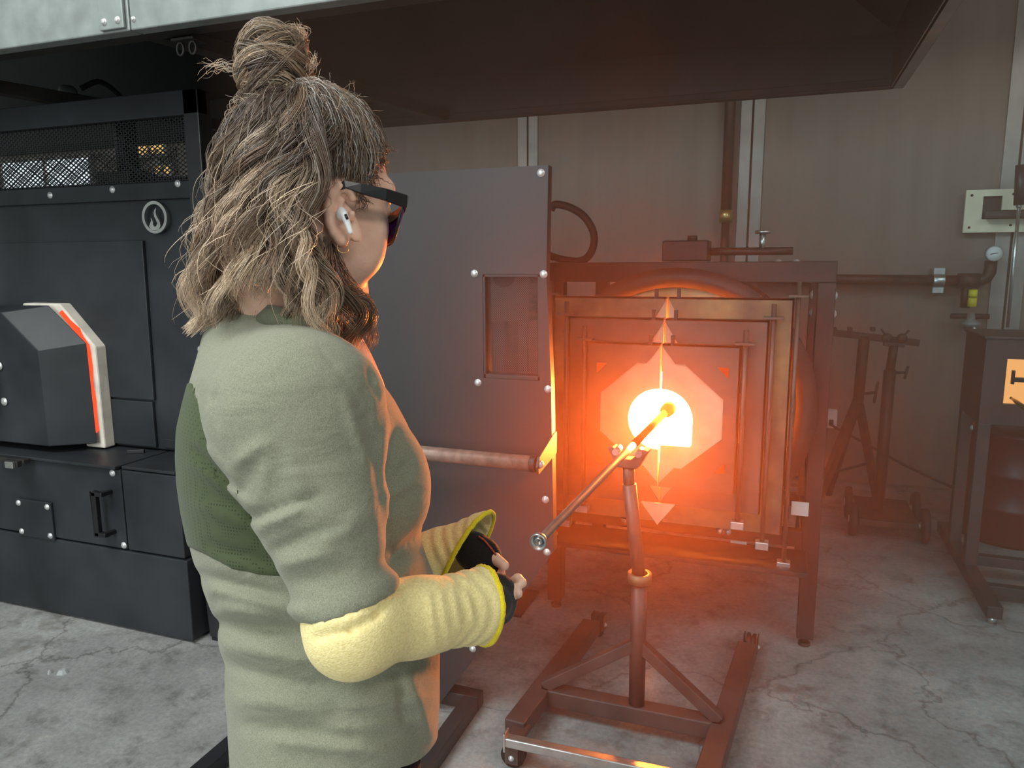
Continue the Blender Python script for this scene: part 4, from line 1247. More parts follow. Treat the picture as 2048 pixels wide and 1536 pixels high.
# garment folds: (px, py, px, py, width px, height mm) ridges (+) and valleys (-), on the side facing the photographer
folds = [(470, 930, 530, 885, 13, 5), (486, 985, 500, 925, 9, -2), (505, 1034, 560, 1018, 9, -4), (560, 1018, 640, 990, 9, -4), (525, 1052, 600, 1018, 12, 5), (552, 1098, 605, 1075, 10, -5), (600, 1075, 690, 1050, 12, -3),
         (566, 1130, 660, 1106, 12, 4), (590, 1165, 700, 1140, 14, -3), (430, 790, 436, 850, 8, -3), (540, 900, 520, 990, 14, 3), (575, 930, 610, 985, 16, 3), (640, 1085, 740, 1030, 18, 3), (690, 800, 738, 930, 9, 3), (712, 790, 742, 900, 6, -2.5),
         (728, 770, 742, 880, 7, -2.5), (742, 880, 760, 1000, 8, -3), (760, 1000, 778, 1100, 9, -3), (778, 830, 770, 920, 8, 3), (790, 860, 778, 950, 8, -4), (785, 960, 815, 925, 9, -4), (785, 990, 825, 960, 10, 4), (752, 790, 735, 740, 6, -4),
         (848, 1062, 792, 1105, 12, -9), (792, 1105, 770, 1120, 14, -6), (842, 1110, 800, 1160, 14, 5), (868, 1190, 820, 1230, 12, -5), (400, 1150, 560, 1192, 12, -4), (430, 1180, 600, 1225, 14, 5), (440, 1245, 610, 1262, 14, -7), (446, 1215, 540, 1235, 11, 5),
         (450, 1290, 640, 1325, 16, 5), (455, 1330, 620, 1372, 14, -4), (470, 1400, 640, 1420, 20, 4), (480, 1450, 700, 1475, 16, -3), (640, 1370, 860, 1340, 16, -4), (700, 1410, 860, 1400, 18, 4), (800, 1365, 806, 1440, 6, -4), (806, 1440, 835, 1470, 6, -3),
         (820, 1350, 862, 1470, 14, 4), (660, 1460, 850, 1440, 12, 3), (560, 1480, 800, 1510, 14, 4),
         (395, 880, 470, 960, 10, 3), (385, 925, 500, 1010, 12, 4), (392, 900, 480, 985, 7, -3), (400, 1010, 520, 1060, 14, 3), (420, 1090, 540, 1125, 12, -3),
         (505, 662, 446, 730, 3.5, -1.6), (446, 730, 432, 800, 3.5, -1.6), (640, 700, 700, 770, 3.5, -1.6), (700, 770, 728, 840, 3.5, -1.6)]
near = (1 / (1 + np.exp((g.w - f32(.93)) / .02))).astype(f32)
wq = np.maximum(g.w, .6)
ppx = 1024 + g.u / wq * f32(F_PX); ppy = 768 - g.v / wq * f32(F_PX)
band = np.abs(SH) < .03
bi = np.nonzero(band)
bx, by = ppx[bi[0], 0, bi[2]] if ppx.shape[1] == 1 else ppx[bi], ppy[0, bi[1], bi[2]] if ppy.shape[0] == 1 else ppy[bi]
disp = np.zeros(len(bx), f32)
for x0, y0, x1, y1, wd, hh in folds:
    ex, ey = x1 - x0, y1 - y0
    t = np.clip(((bx - x0) * ex + (by - y0) * ey) / (ex * ex + ey * ey), 0, 1)
    dd = (bx - x0 - t * ex) ** 2 + (by - y0 - t * ey) ** 2
    disp += f32(hh * .0014) * np.exp(-dd / f32(wd * wd)) * (.45 + .55 * np.sin(np.pi * np.clip(t * .9 + .05, 0, 1)))
disp *= near[0, 0, bi[2]] if near.shape[:2] == (1, 1) else near[bi]
SH[bi] -= disp
TF = torso.copy(); TF[bi] -= disp
# lower hem and neck opening
hem_p, hem_n = pc(850, 1500, .95), norm(np.array([.20, -.97, .06]))
hem2 = (g.u - f32(hem_p[0])) * f32(hem_n[0]) + (g.v - f32(hem_p[1])) * f32(hem_n[1]) + (g.w - f32(hem_p[2])) * f32(hem_n[2])
SH = np.maximum(SH, hem2)
front_c = cone(g, pc(800, 1420, .7), pc(800, 1420, 1.3), .058, .058)
corner = np.maximum(np.maximum(f32(pc(800, 1420, TD)[0]) - g.u, g.v - f32(pc(800, 1420, TD)[1])), -front_c)
SH = np.maximum(SH, -corner)
sv_, sq_ = nets(SH, g)
sv_ = relax(sv_, sq_, 2, .5)
shirt = raw_mesh('shirt', to_world(sv_), sq_, person, [HEATHER])
top_b = np.interp(ppx, [340, 385, 400, 430, 470, 560], [752, 765, 800, 832, 845, 850])
bot_b = np.interp(ppx, [340, 383, 430, 470, 530, 600], [1085, 1097, 1120, 1142, 1152, 1160])
right_b = np.interp(ppy, [600, 820, 930, 1030, 1100, 1190, 1300], [500, 500, 520, 590, 630, 670, 690])
Bf = np.maximum(np.maximum(top_b - ppy, ppy - bot_b), ppx - right_b) * f32(.9 / F_PX)
Bf = np.maximum(Bf, g.w - f32(1.12)).astype(f32)
bpv, bpq = nets(np.maximum(TF - f32(.0018), Bf), g)
bpo = raw_mesh('back_panel', to_world(relax(bpv, bpq, 2, .5)), bpq, shirt, [BACKP])
bpo['label'] = 'darker green perforated back panel'
# collar band
cpts = [pc(x, y - 17, d - .012 if d < .93 else d) for x, y, d in [(494, 632, .925), (505, 638, .870), (538, 645, .832), (580, 653, .822), (620, 668, .819), (655, 690, .830), (684, 718, .858), (700, 742, .905), (690, 715, .94), (660, 680, .975), (610, 655, 1.0), (555, 640, 1.0), (508, 632, .972)]]
cb_ = []
m_ = len(cpts)
for i in range(m_):
    for s_ in range(4):
        t = s_ / 4; p0, p1, p2, p3 = cpts[i - 1], cpts[i], cpts[(i + 1) % m_], cpts[(i + 2) % m_]
        cb_.append(.5 * (2 * p1 + (p2 - p0) * t + (2 * p0 - 5 * p1 + 4 * p2 - p3) * t * t + (3 * p1 - p0 - 3 * p2 + p3) * t ** 3))
cc = np.mean(cb_, 0)
rings = []
for p in cb_:
    o = norm((p - cc) * [1, 0, 1])
    rings.append([p + o * .006 + [0, -.013, 0], p - o * .006 + [0, .010, 0], p - o * .009 + [0, .010, 0], p - o * .001 + [0, -.012, 0]])
n_ = len(rings)
cv = np.array(rings).reshape(-1, 3)
cq = np.array([(4 * i + k, 4 * i + (k + 1) % 4, 4 * ((i + 1) % n_) + (k + 1) % 4, 4 * ((i + 1) % n_) + k) for i in range(n_) for k in range(4)])
raw_mesh('collar', to_world(cv), cq, shirt, [COLLAR])

# ---- yellow arm sleeves
def arm_sleeve(pts, rs, lo, hi, rib, cut, cutn, folds_, name):
    gg_ = Grid(lo, hi, .003)
    d = chain(gg_, pts, rs, .03)
    a, b = pts[-2], pts[-1]
    ba = b - a
    t = ((gg_.u - f32(a[0])) * f32(ba[0]) + (gg_.v - f32(a[1])) * f32(ba[1]) + (gg_.w - f32(a[2])) * f32(ba[2])) / f32(ba @ ba)
    env = np.clip((t - .1) / .25, 0, 1) * np.clip((1.15 - t) / .2, 0, 1)
    d = d - f32(rib) * env * np.sin(t * 34 + 2.0 * np.sin(gg_.v * 55) + 1.5 * np.sin(gg_.u * 31))
    if folds_:
        wq_ = np.maximum(gg_.w, .5)
        px_ = 1024 + gg_.u / wq_ * f32(F_PX); py_ = 768 - gg_.v / wq_ * f32(F_PX)
        for x0, y0, x1, y1, wd, hh in folds_:
            ex, ey = x1 - x0, y1 - y0
            tt = np.clip(((px_ - x0) * ex + (py_ - y0) * ey) / (ex * ex + ey * ey), 0, 1)
            d = d - f32(hh * .001) * np.exp(-((px_ - x0 - tt * ex) ** 2 + (py_ - y0 - tt * ey) ** 2) / f32(wd * wd))
    n = norm(cutn)
    sd_ = (gg_.u - f32(cut[0])) * f32(n[0]) + (gg_.v - f32(cut[1])) * f32(n[1]) + (gg_.w - f32(cut[2])) * f32(n[2])
    # hollow cuff
    outer = d
    inner = d + f32(.0065)
    hollow = np.maximum(inner, -(sd_ + f32(.07)))
    d = np.maximum(np.maximum(d, sd_), -hollow)
    v, q = nets(d, gg_)
    v = relax(v, q, 1, .4)
    o = raw_mesh(name, to_world(v), q, person, [YELLOW])
    # bright overlocked rim
    s_, t_ = frame_of(n)[1:]
    rim = []
    for k in range(72):
        an = 2 * math.pi * k / 72
        dr_ = s_ * math.cos(an) + t_ * math.sin(an)
        # march outwards from the axis to the sleeve's surface
        c0 = np.asarray(cut, float)
        ax_c = a + ba * float(((c0 - a) @ n) / (ba @ n))
        best = None
        for r_ in np.linspace(.02, .10, 161):
            p = ax_c + dr_ * r_
            i = np.round((p - gg_.lo) / gg_.h).astype(int)
            if (i < 0).any() or (i >= np.array(d.shape)).any(): break
            if outer[i[0], i[1], i[2]] < .0005: best = p
        rim.append(best if best is not None else ax_c + dr_ * .045)
    rim = np.array(rim)
    for _ in range(12): rim = (np.roll(rim, 1, 0) + 2 * rim + np.roll(rim, -1, 0)) / 4
    rim += np.array([rnd.uniform(-.0006, .0006) for _ in range(72 * 3)]).reshape(72, 3)
    rm = MB().tube([to_world(p) for p in rim], .0036, 8, closed=True)
    rm.build('cuff_edge', EDGE, o)
    return o


R_CUT = pc(966, 1211, .888)
arm_sleeve([SHO + (ELB - SHO) * .72, ELB, ELB + (WRI - ELB) * .45, R_CUT + (WRI - ELB) * .12], [.0455, .0425, .0365, .047], np.array([-.245, -.42, .66]), np.array([.02, -.19, 1.0]), .0009,
           R_CUT, (.80, -.10, .48),
           [(632, 1276, 700, 1262, 7, -3), (700, 1262, 752, 1232, 8, -4), (752, 1232, 792, 1178, 8, -4), (640, 1250, 720, 1232, 10, 2), (880, 1180, 896, 1270, 6, 2), (905, 1172, 922, 1262, 6, 2), (858, 1190, 872, 1290, 6, 2), (930, 1160, 950, 1255, 6, 2)], 'arm_sleeve')
L_CUT = pc(936, 1104, 1.085)
arm_sleeve([ELB2, ELB2 + (WRI2 - ELB2) * .5, L_CUT + (WRI2 - ELB2) * .25], [.052, .046, .047], np.array([-.26, -.42, .95]), np.array([.03, -.13, 1.26]), .0009,
           L_CUT, (.72, -.42, -.35), [(870, 1050, 880, 1110, 8, 2), (895, 1055, 905, 1120, 8, 2)], 'arm_sleeve')

# ---- trousers and shoes
tr_ = MB()
hipc = to_world(pc(655, 1490, .98))
fwd_b = norm(np.array([math.sin(math.radians(32)), math.cos(math.radians(32)), 0]))
rgt_b = np.array([fwd_b[1], -fwd_b[0], 0])
gp_ = None
legs = MB()
for sg in (-1, 1):
    hp_ = hipc + rgt_b * sg * .075
    legs_pts = [hp_ + [0, 0, .02], hp_ + [0, 0, -.15], hp_ + fwd_b * .03 + [0, 0, -.36], hp_ * [1, 1, 0] + fwd_b * .0 + [0, 0, .09]]
    legs_pts = [np.asarray(p, float) for p in legs_pts]
    pts = []
    for i in range(3):
        for k in range(5): pts.append(legs_pts[i] + (legs_pts[i + 1] - legs_pts[i]) * k / 5)
    pts.append(legs_pts[3])
    legs.tube(pts, list(np.interp(np.linspace(0, 1, len(pts)), [0, .2, .5, 1], [.085, .085, .068, .058])), 20)
    so = MB()
    fp = hp_ * [1, 1, 0] + fwd_b * .05
    for k, (a_, w_, h_) in enumerate([(-.11, .035, .07), (-.08, .042, .09), (0, .042, .085), (.08, .048, .06), (.14, .044, .05), (.175, .028, .035)]):
        n0 = len(so.v)
        ringv = [fp + fwd_b * a_ + rgt_b * w_ * math.cos(t) + np.array([0, 0, max(0.0, h_ / 2 + h_ / 2 * math.sin(t) * 1.15)]) for t in np.linspace(0, 2 * math.pi, 16, endpoint=False)]
        so.v += [tuple(p) for p in ringv]
        if k:
            so.f += [(n0 - 16 + i, n0 - 16 + (i + 1) % 16, n0 + (i + 1) % 16, n0 + i) for i in range(16)]; so.sm += [True] * 16
    so.f += [tuple(range(16)), tuple(range(80, 96))]; so.sm += [True, True]
    so.build('shoe', M['rubber'], person)
legs.build('trousers', PANTS, person)

# ---- hair: thousands of fine strands gathered in wavy locks
rng = np.random.default_rng(11)
CR = norm(np.array([-.42, 0.02, .90]))          # crown axis in head coordinates (front, right, up): where the bun sits
CF = norm(np.array([1, 0, 0]) - CR * CR[0])     # towards the forehead
CRt = np.array([0, 1.0, 0]); CRt = norm(CRt - CR * (CRt @ CR) - CF * (CRt @ CF))
SCALP = np.array([.095, .0765, .0955])


def hl(p):                                       # head coordinates -> camera axes
    p = np.asarray(p, float)
    return HC + p[..., 0:1] * hf + p[..., 1:2] * hr_ + p[..., 2:3] * hu


def scalp(th, ph, lift=0.0):
    n = np.cos(th)[..., None] * CR + np.sin(th)[..., None] * (np.cos(ph)[..., None] * CF + np.sin(ph)[..., None] * CRt)
    k = 1 / np.sqrt(((n / (SCALP + 0)) ** 2).sum(-1))
    return n * (k + lift)[..., None] + np.array([-.002, 0, 0])


K = 26
strands, colors, radii = [], [], []


def smooth_noise(n, k, amp, waves):
    """smooth random wiggle (n,k,3)"""
    s = np.linspace(0, 1, k)[None, :, None]
    o = 0
    for w in waves:
        o = o + rng.normal(0, 1, (n, 1, 3)) * np.sin(2 * np.pi * (w * rng.uniform(.7, 1.3, (n, 1, 3)) * s + rng.uniform(0, 1, (n, 1, 3)))) / len(waves)
    return o * amp


def lock(guide, n, r0, r1, base, tip, frizz=.0016, twist=1.0, rad=.00034, spread_end=1.0, short=0.25):
    """guide: (K,3) in camera axes"""
    gpt = np.asarray(guide)
    t = np.gradient(gpt, axis=0); t /= np.linalg.norm(t, axis=1, keepdims=True)
    ref = np.array([.3, .2, .93])
    a = np.cross(t, ref); a /= np.linalg.norm(a, axis=1, keepdims=True)
    b = np.cross(t, a)
    s = np.linspace(0, 1, K)
    rho = np.sqrt(rng.uniform(0, 1, n)); psi = rng.uniform(0, 2 * np.pi, n)
    R = (r0 + (r1 - r0) * s) * np.interp(s, [0, .12, .8, 1], [.75, 1, 1, spread_end])
    an = psi[:, None] + twist * 2 * np.pi * s[None, :]
    P = gpt[None] + (rho[:, None] * R[None])[..., None] * (np.cos(an)[..., None] * a[None] + .75 * np.sin(an)[..., None] * b[None])
    P = P + smooth_noise(n, K, frizz, (1.5, 3, 5)) * np.interp(s, [0, .15, 1], [.15, .6, 1.5])[None, :, None]
    # uneven lengths: resample along the guide
    ln = 1 - short * rng.uniform(0, 1, n) ** 2
    idx = s[None] * ln[:, None] * (K - 1)
    i0 = np.clip(idx.astype(int), 0, K - 2); fr_ = (idx - i0)[..., None]
    ar = np.arange(n)[:, None]
    P = P[ar, i0] * (1 - fr_) + P[ar, i0 + 1] * fr_
    strands.append(P)
    mixv = np.clip(s[None] * 1.15 - .15 + rng.normal(0, .18, (n, 1)), 0, 1)[..., None]
    c = np.asarray(base)[None, None] * (1 - mixv) + np.asarray(tip)[None, None] * mixv
    c = c * rng.uniform(.65, 1.35, (n, 1, 1))
    silver = rng.uniform(0, 1, n) < .10
    c[silver] = c[silver] * .4 + np.array([.42, .40, .37]) * .6
    colors.append(np.clip(c, 0, 1))
    radii.append(np.full((n, K), rad) * rng.uniform(.7, 1.3, (n, 1)) * np.interp(s, [0, .8, 1], [1, 1, .35])[None])


BROWN, DARK, BLOND, HONEY = (.110, .070, .049), (.040, .026, .020), (.82, .63, .45), (.32, .21, .135)
DOWN = np.array([0, -1.0, 0])


def resample(p, k=K):
    p = np.asarray(p)
    d = np.concatenate([[0], np.cumsum(np.linalg.norm(np.diff(p, axis=0), axis=1))])
    s = np.linspace(0, d[-1], k)
    return np.stack([np.interp(s, d, p[:, i]) for i in range(3)], 1)


def catmull(p, m=8):
    p = np.asarray(p, float)
    p = np.concatenate([[2 * p[0] - p[1]], p, [2 * p[-1] - p[-2]]])
    o = []
    for i in range(1, len(p) - 2):
        for t in np.linspace(0, 1, m, endpoint=False):
            o.append(.5 * (2 * p[i] + (p[i + 1] - p[i - 1]) * t + (2 * p[i - 1] - 5 * p[i] + 4 * p[i + 1] - p[i + 2]) * t * t + (3 * p[i] - p[i - 1] - 3 * p[i + 1] + p[i + 2]) * t ** 3))
    o.append(p[-2])
    return np.array(o)


# A: loose locks that run down from the crown and hang in waves
def hanging(phi0, phi1, th0, flare, end_py, lift, wave, ph, n, r, base, tip, lean=0.0, wl=.085):
    th = np.linspace(th0, math.radians(98), 12)
    u_ = np.linspace(0, 1, 12)
    phs = np.radians(phi0 + (phi1 - phi0) * u_ ** 1.3)
    top = hl(scalp(th, phs, lift + flare * .35 * u_ ** 2))
    last = top[-1]
    out = (last - HC) * np.array([1, 0, 1]); out /= np.linalg.norm(out)
    lpx = 1024 + (last + out * flare * .5)[0] / last[2] * F_PX
    if 462 < lpx < 556: end_py = min(end_py, 560 + 45 * rng.uniform())
    end_v = -(end_py - 768) / F_PX * last[2]
    ln = max(.02, last[1] - end_v)
    tt = np.linspace(0, 1, 30)[1:]
    tang = norm(np.cross(out, DOWN))
    curve = np.concatenate([top, np.array([last + DOWN * ln * t + out * flare * .65 * math.sin(t * 1.9) + tang * lean * t ** 1.4 for t in tt])])
    curve = resample(curve, 60)
    d = np.concatenate([[0], np.cumsum(np.linalg.norm(np.diff(curve, axis=0), axis=1))])
    env = np.clip((d - .03) / .08, 0, 1)
    # a loose corkscrew: sideways and in-out wave a quarter turn apart
    a = 2 * np.pi * d / wl + ph
    curve = curve + (np.sin(a) * wave * env)[:, None] * tang + (np.cos(a) * wave * .8 * env)[:, None] * out
    lock(resample(curve), n, r, r * .72, base, tip, frizz=.0013, twist=rng.uniform(-1, 1), short=.25, spread_end=1.5)


def tint():
    q = rng.uniform()
    if q < .30: return DARK, HONEY
    if q < .62: return BROWN, HONEY
    if q < .88: return BROWN, BLOND
    return HONEY, BLOND


for layer, (nl, lift, fl, ns) in enumerate([(46, .001, .010, 44), (44, .004, .020, 50), (30, .007, .030, 54)]):
    for i in range(nl):
        p_end = 126 + (285 - 126) * (i + rng.uniform(0, 1)) / nl
        p_st = 66 + (p_end - 126) * (310 - 66) / (285 - 126)
        back = math.sin(math.radians((p_end - 90) / 2 * 1.0)) if p_end < 270 else .6
        side = abs(math.cos(math.radians(p_end - 180)))             # 1 at the back, 0 at the sides
        f_l = fl * (.55 + .75 * side) * rng.uniform(.75, 1.2)
        near_face = p_end < 146
        e_py = 575 + 100 * rng.beta(1.6, 1.4) if not near_face else rng.uniform(600, 700)
        base, tip = tint()
        hanging(p_st, p_end, math.radians(rng.uniform(14, 42)), f_l, e_py, lift, rng.uniform(.007, .0145), rng.uniform(0, 6.28), int(ns * rng.uniform(.8, 1.2)), rng.uniform(.007, .0115), base, tip,
                lean=(-.055 * rng.uniform(.2, 1.1) if near_face else rng.uniform(-.012, .012)), wl=rng.uniform(.075, .12))
# a few pale face-side waves laid on top, as in the photograph
for pts, n, r, bt in [
    ([(560, 195, .85), (520, 260, .83), (490, 310, .825), (520, 350, .82), (535, 400, .82), (510, 455, .825), (500, 520, .83), (520, 580, .85), (500, 640, .86)], 60, .011, (HONEY, BLOND)),
    ([(585, 190, .845), (552, 250, .825), (545, 320, .815), (562, 380, .812), (545, 440, .81), (550, 510, .815), (590, 560, .82), (630, 600, .825), (660, 640, .835)], 60, .011, (HONEY, BLOND)),
    ([(600, 190, .845), (600, 260, .822), (618, 330, .812), (590, 380, .808), (565, 430, .806), (585, 490, .808), (600, 540, .815), (570, 590, .82), (600, 640, .83)], 60, .010, (BROWN, BLOND)),
    ([(612, 190, .845), (625, 260, .822), (636, 320, .812), (634, 370, .806), (600, 420, .802), (605, 480, .806), (640, 530, .812), (660, 590, .82), (645, 650, .835)], 70, .011, (BROWN, HONEY)),
    ([(540, 210, .87), (490, 280, .86), (460, 340, .85), (450, 400, .85), (455, 460, .855), (420, 520, .86), (395, 570, .865), (400, 620, .87), (365, 655, .88)], 60, .011, (HONEY, BLOND)),
    ([(530, 215, .88), (470, 300, .88), (435, 370, .88), (410, 440, .88), (400, 500, .885), (380, 540, .89), (395, 590, .89), (430, 630, .89), (400, 668, .90)], 60, .011, (BROWN, BLOND)),
    ([(640, 470, .83), (640, 520, .82), (655, 560, .82), (690, 590, .83), (715, 620, .85), (690, 660, .86), (665, 685, .87)], 60, .010, (BROWN, HONEY)),
    ([(650, 500, .835), (660, 550, .835), (690, 590, .85), (725, 600, .87), (735, 630, .88), (705, 665, .885), (700, 690, .89)], 50, .009, (BROWN, HONEY)),
    ([(640, 480, .845), (668, 540, .86), (700, 580, .89), (722, 600, .91), (715, 640, .91), (735, 660, .91), (720, 690, .92)], 45, .014, (BROWN, HONEY)),
    ([(640, 500, .85), (655, 560, .87), (680, 610, .90), (672, 650, .90), (690, 690, .91)], 60, .016, (BROWN, HONEY)),
    ([(620, 470, .82), (625, 520, .81), (660, 570, .815), (650, 610, .82), (610, 640, .825), (640, 670, .835), (625, 700, .85)], 60, .012, (HONEY, BLOND)),
    ([(470, 480, .86), (440, 530, .86), (455, 580, .865), (430, 620, .87), (385, 640, .88), (362, 655, .885)], 55, .010, (BROWN, BLOND)),
    ([(440, 470, .87), (400, 530, .875), (385, 580, .88), (410, 630, .88), (450, 650, .875), (440, 668, .875)], 55, .010, (HONEY, BLOND)),
    ([(470, 330, .85), (430, 400, .85), (440, 460, .85), (475, 510, .85), (455, 560, .855), (470, 610, .86), (440, 650, .865)], 60, .011, (DARK, HONEY)),
    ([(600, 400, .81), (570, 450, .805), (540, 500, .81), (560, 550, .815), (590, 590, .82), (565, 630, .83), (600, 665, .84)], 60, .011, (DARK, HONEY)),
    ([(645, 490, .83), (630, 550, .82), (600, 590, .82), (620, 630, .83), (660, 650, .84), (640, 690, .85)], 60, .010, (BROWN, BLOND)),
]:
    c = catmull([pc(p[0] + 8, p[1] + 8, p[2] - .012) for p in pts])
    lock(resample(c), int(n * 1.8), r * 1.05, r * .8, bt[0], bt[1], frizz=.0011, twist=rng.uniform(-.8, .8), short=.18)

# B: hair swept from the hairline up and back into the bun
def hairline(ph):                                # polar angle from the crown at which the hair starts, by bearing
    d = np.abs(np.degrees(ph))
    return np.radians(np.interp(d, [0, 25, 50, 62, 75, 90, 110], [72, 76, 88, 104, 117, 110, 98]))


NB = 2600
ph = np.radians(rng.uniform(-100, 104, NB))
t0 = hairline(ph) * rng.uniform(.4, 1.04, NB)
s = np.linspace(0, 1, K)
th = t0[:, None] * (1 - s[None]) + np.radians(7) * s[None]
phm = ph[:, None] + (rng.normal(0, .05, (NB, 1)) + .10 * np.sin(3 * ph)[:, None]) * np.sin(np.pi * s)[None]
lift = .003 + .009 * np.sin(np.pi * s ** .7)[None] * rng.uniform(.3, 1, (NB, 1)) + .008 * s[None] ** 2
P = hl(scalp(th, phm, lift)) + smooth_noise(NB, K, .0040, (1.0, 2.2))
strands.append(P)
mixc_ = rng.uniform(0, 1, (NB, 1, 1)) ** 1.1
c = np.array(DARK) * (1 - mixc_) + np.array(HONEY) * mixc_ + np.zeros((NB, K, 1))
sil = rng.uniform(0, 1, NB) < .30
c[sil] = np.array([.40, .375, .345])
colors.append(np.clip(c * rng.uniform(.7, 1.3, (NB, 1, 1)), 0, 1)); radii.append(np.full((NB, K), .00036))

# C: the bun, coils wound round the crown axis
BC = pc(549, 158, .915)
bu = norm(np.array([-.08, 1, 0])); bf = np.array([1.0, .08, 0]); bw = np.array([0, 0, 1.0])
for i in range(34):
    a0 = rng.uniform(0, 2 * np.pi); turns = rng.uniform(.7, 1.3) * rng.choice([-1, 1])
    hgt = rng.uniform(-.032, .026); R = .040 * math.sqrt(max(.15, 1 - (hgt / .048) ** 2)) * rng.uniform(.75, 1.12)
    tx, tz = rng.normal(0, .45), rng.normal(0, .45)
    q = np.linspace(0, 1, 30); a = a0 + turns * 2 * np.pi * q
    ring = (np.cos(a) * R)[:, None] * (bf + bu * tx) + (np.sin(a) * R * .95)[:, None] * (bw + bu * tz) + (hgt + .012 * (q - .5))[:, None] * bu
    base, tip = [(DARK, HONEY), (BROWN, BLOND), (HONEY, BLOND), (BROWN, HONEY)][i % 4]
    lock(resample(BC + ring), 42, .0085, .006, base, tip, frizz=.002, twist=rng.uniform(-.7, .7), short=.3, spread_end=1.5)
for i in range(16):                               # swept base of the bun
    a = 2 * np.pi * i / 16
    p0 = hl(scalp(np.array([math.radians(26)]), np.array([a]), np.array([.008])))[0]
    p1 = BC + bu * -.046 + bf * .026 * math.cos(a) + bw * .026 * math.sin(a)
    p2 = BC + bu * -.02 + bf * .034 * math.cos(a + .8) + bw * .034 * math.sin(a + .8)
    lock(resample(catmull([p0, p1, p2])), 34, .008, .007, BROWN, HONEY, frizz=.0015, short=.2)
for pts, n in [([(520, 130, .90), (480, 118, .90), (440, 112, .90), (405, 114, .90)], 26), ([(540, 70, .90), (545, 50, .90), (525, 40, .90), (530, 30, .90)], 22), ([(590, 80, .90), (600, 55, .90), (596, 35, .90), (590, 25, .9)], 20),
               ([(600, 120, .90), (625, 115, .90), (632, 95, .90), (636, 85, .9)], 18), ([(500, 150, .9), (475, 180, .9), (465, 215, .9), (455, 240, .9)], 14), ([(560, 60, .9), (580, 40, .9), (610, 35, .9), (625, 48, .9)], 18), ([(600, 130, .9), (620, 145, .9), (640, 140, .9), (655, 150, .9)], 14)]:
    lock(resample(catmull([pc(p[0] - 3, p[1] + 22, p[2]) for p in pts])), n, .006, .008, BROWN, BLOND, frizz=.004, short=.7, spread_end=1.6)
# D: flyaways and fringe curls
for _ in range(150):
    p_end = rng.uniform(110, 285)
    hanging(p_end, p_end + rng.uniform(-8, 8), math.radians(rng.uniform(15, 60)), rng.uniform(.015, .05), rng.uniform(480, 680), rng.uniform(.008, .02), rng.uniform(.006, .02), rng.uniform(0, 6.28), 1, .001, BROWN, BLOND, lean=rng.uniform(-.02, .02), wl=rng.uniform(.05, .12))
for _ in range(120):                              # short curls at the temple and brow
    p0 = math.radians(rng.uniform(5, 80)); t_ = float(hairline(np.array([p0]))[0]) * rng.uniform(.9, 1.03)
    a = hl(scalp(np.array([t_]), np.array([p0]), np.array([.003])))[0]
    dr_ = norm(rng.normal(0, 1, 3) + hr_ * .4 - hu * .5)
    L = rng.uniform(.008, .024)
    q = np.linspace(0, 1, K)
    cur = a + (q * L)[:, None] * dr_ + (np.sin(q * 5) * .006)[:, None] * norm(np.cross(dr_, hu)) + (q ** 2 * -.012)[:, None] * hu
    lock(cur, 2, .001, .002, BROWN, HONEY, frizz=.001, short=.3)
for _ in range(70):                               # flyaways over the crown
    p0 = rng.uniform(0, 6.28); t_ = math.radians(rng.uniform(10, 60))
    a = hl(scalp(np.array([t_]), np.array([p0]), np.array([.01])))[0]
    o_ = norm(a - HC); dr_ = norm(o_ * .8 + rng.normal(0, .6, 3)); L = rng.uniform(.01, .035)
    q = np.linspace(0, 1, K)
    lock(a + (q * L)[:, None] * dr_ + (q ** 2)[:, None] * rng.normal(0, .008, 3), 1, .0005, .0005, BROWN, BLOND, frizz=.001, rad=.00022)

P = np.concatenate(strands); Cc = np.concatenate(colors); Rr = np.concatenate(radii)
ns_ = len(P)
T = np.gradient(P, axis=1); T /= np.maximum(np.linalg.norm(T, axis=2, keepdims=True), 1e-9)
N1 = np.cross(T, np.array([.21, .35, .91])); N1 /= np.maximum(np.linalg.norm(N1, axis=2, keepdims=True), 1e-9)
N2 = np.cross(T, N1)
V = np.stack([P + Rr[..., None] * (math.cos(a) * N1 + math.sin(a) * N2) for a in (0, 2.0944, 4.18879)], 2)      # (S,K,3,3)
base_i = (np.arange(ns_ * K * 3).reshape(ns_, K, 3))
Q = np.stack([np.stack([base_i[:, :-1, k], base_i[:, :-1, (k + 1) % 3], base_i[:, 1:, (k + 1) % 3], base_i[:, 1:, k]], -1) for k in range(3)], 2).reshape(-1, 4)
HV = V.reshape(-1, 3); HCo = np.repeat(Cc.reshape(-1, 3), 3, axis=0)
# scalp under the strands
gth = np.linspace(0.02, 1, 26)
gph = np.linspace(-np.pi, np.pi, 61)[:-1]
lim = np.radians(np.interp(np.abs(np.degrees(gph)), [0, 25, 50, 62, 75, 90, 110, 125, 180], [64, 68, 79, 94, 105, 100, 102, 112, 118]))
TH, PHG = gth[:, None] * lim[None], np.repeat(gph[None], 26, 0)
SV = hl(scalp(TH, PHG, np.full(TH.shape, .0025)))
ii = np.arange(26 * 60).reshape(26, 60) + len(HV)
SQ = np.stack([ii[:-1], np.roll(ii, -1, 1)[:-1], np.roll(ii, -1, 1)[1:], ii[1:]], -1).reshape(-1, 4)
bcore_n, bcore_m = 16, 12
bt_, bp2 = np.meshgrid(np.linspace(0, np.pi, bcore_m), np.linspace(0, 2 * np.pi, bcore_n, endpoint=False), indexing='ij')
BV = BC + .032 * (np.sin(bt_) * np.cos(bp2))[..., None] * bf + .032 * (np.sin(bt_) * np.sin(bp2))[..., None] * bw + .030 * np.cos(bt_)[..., None] * bu
jj = np.arange(bcore_n * bcore_m).reshape(bcore_m, bcore_n) + len(HV) + 26 * 60
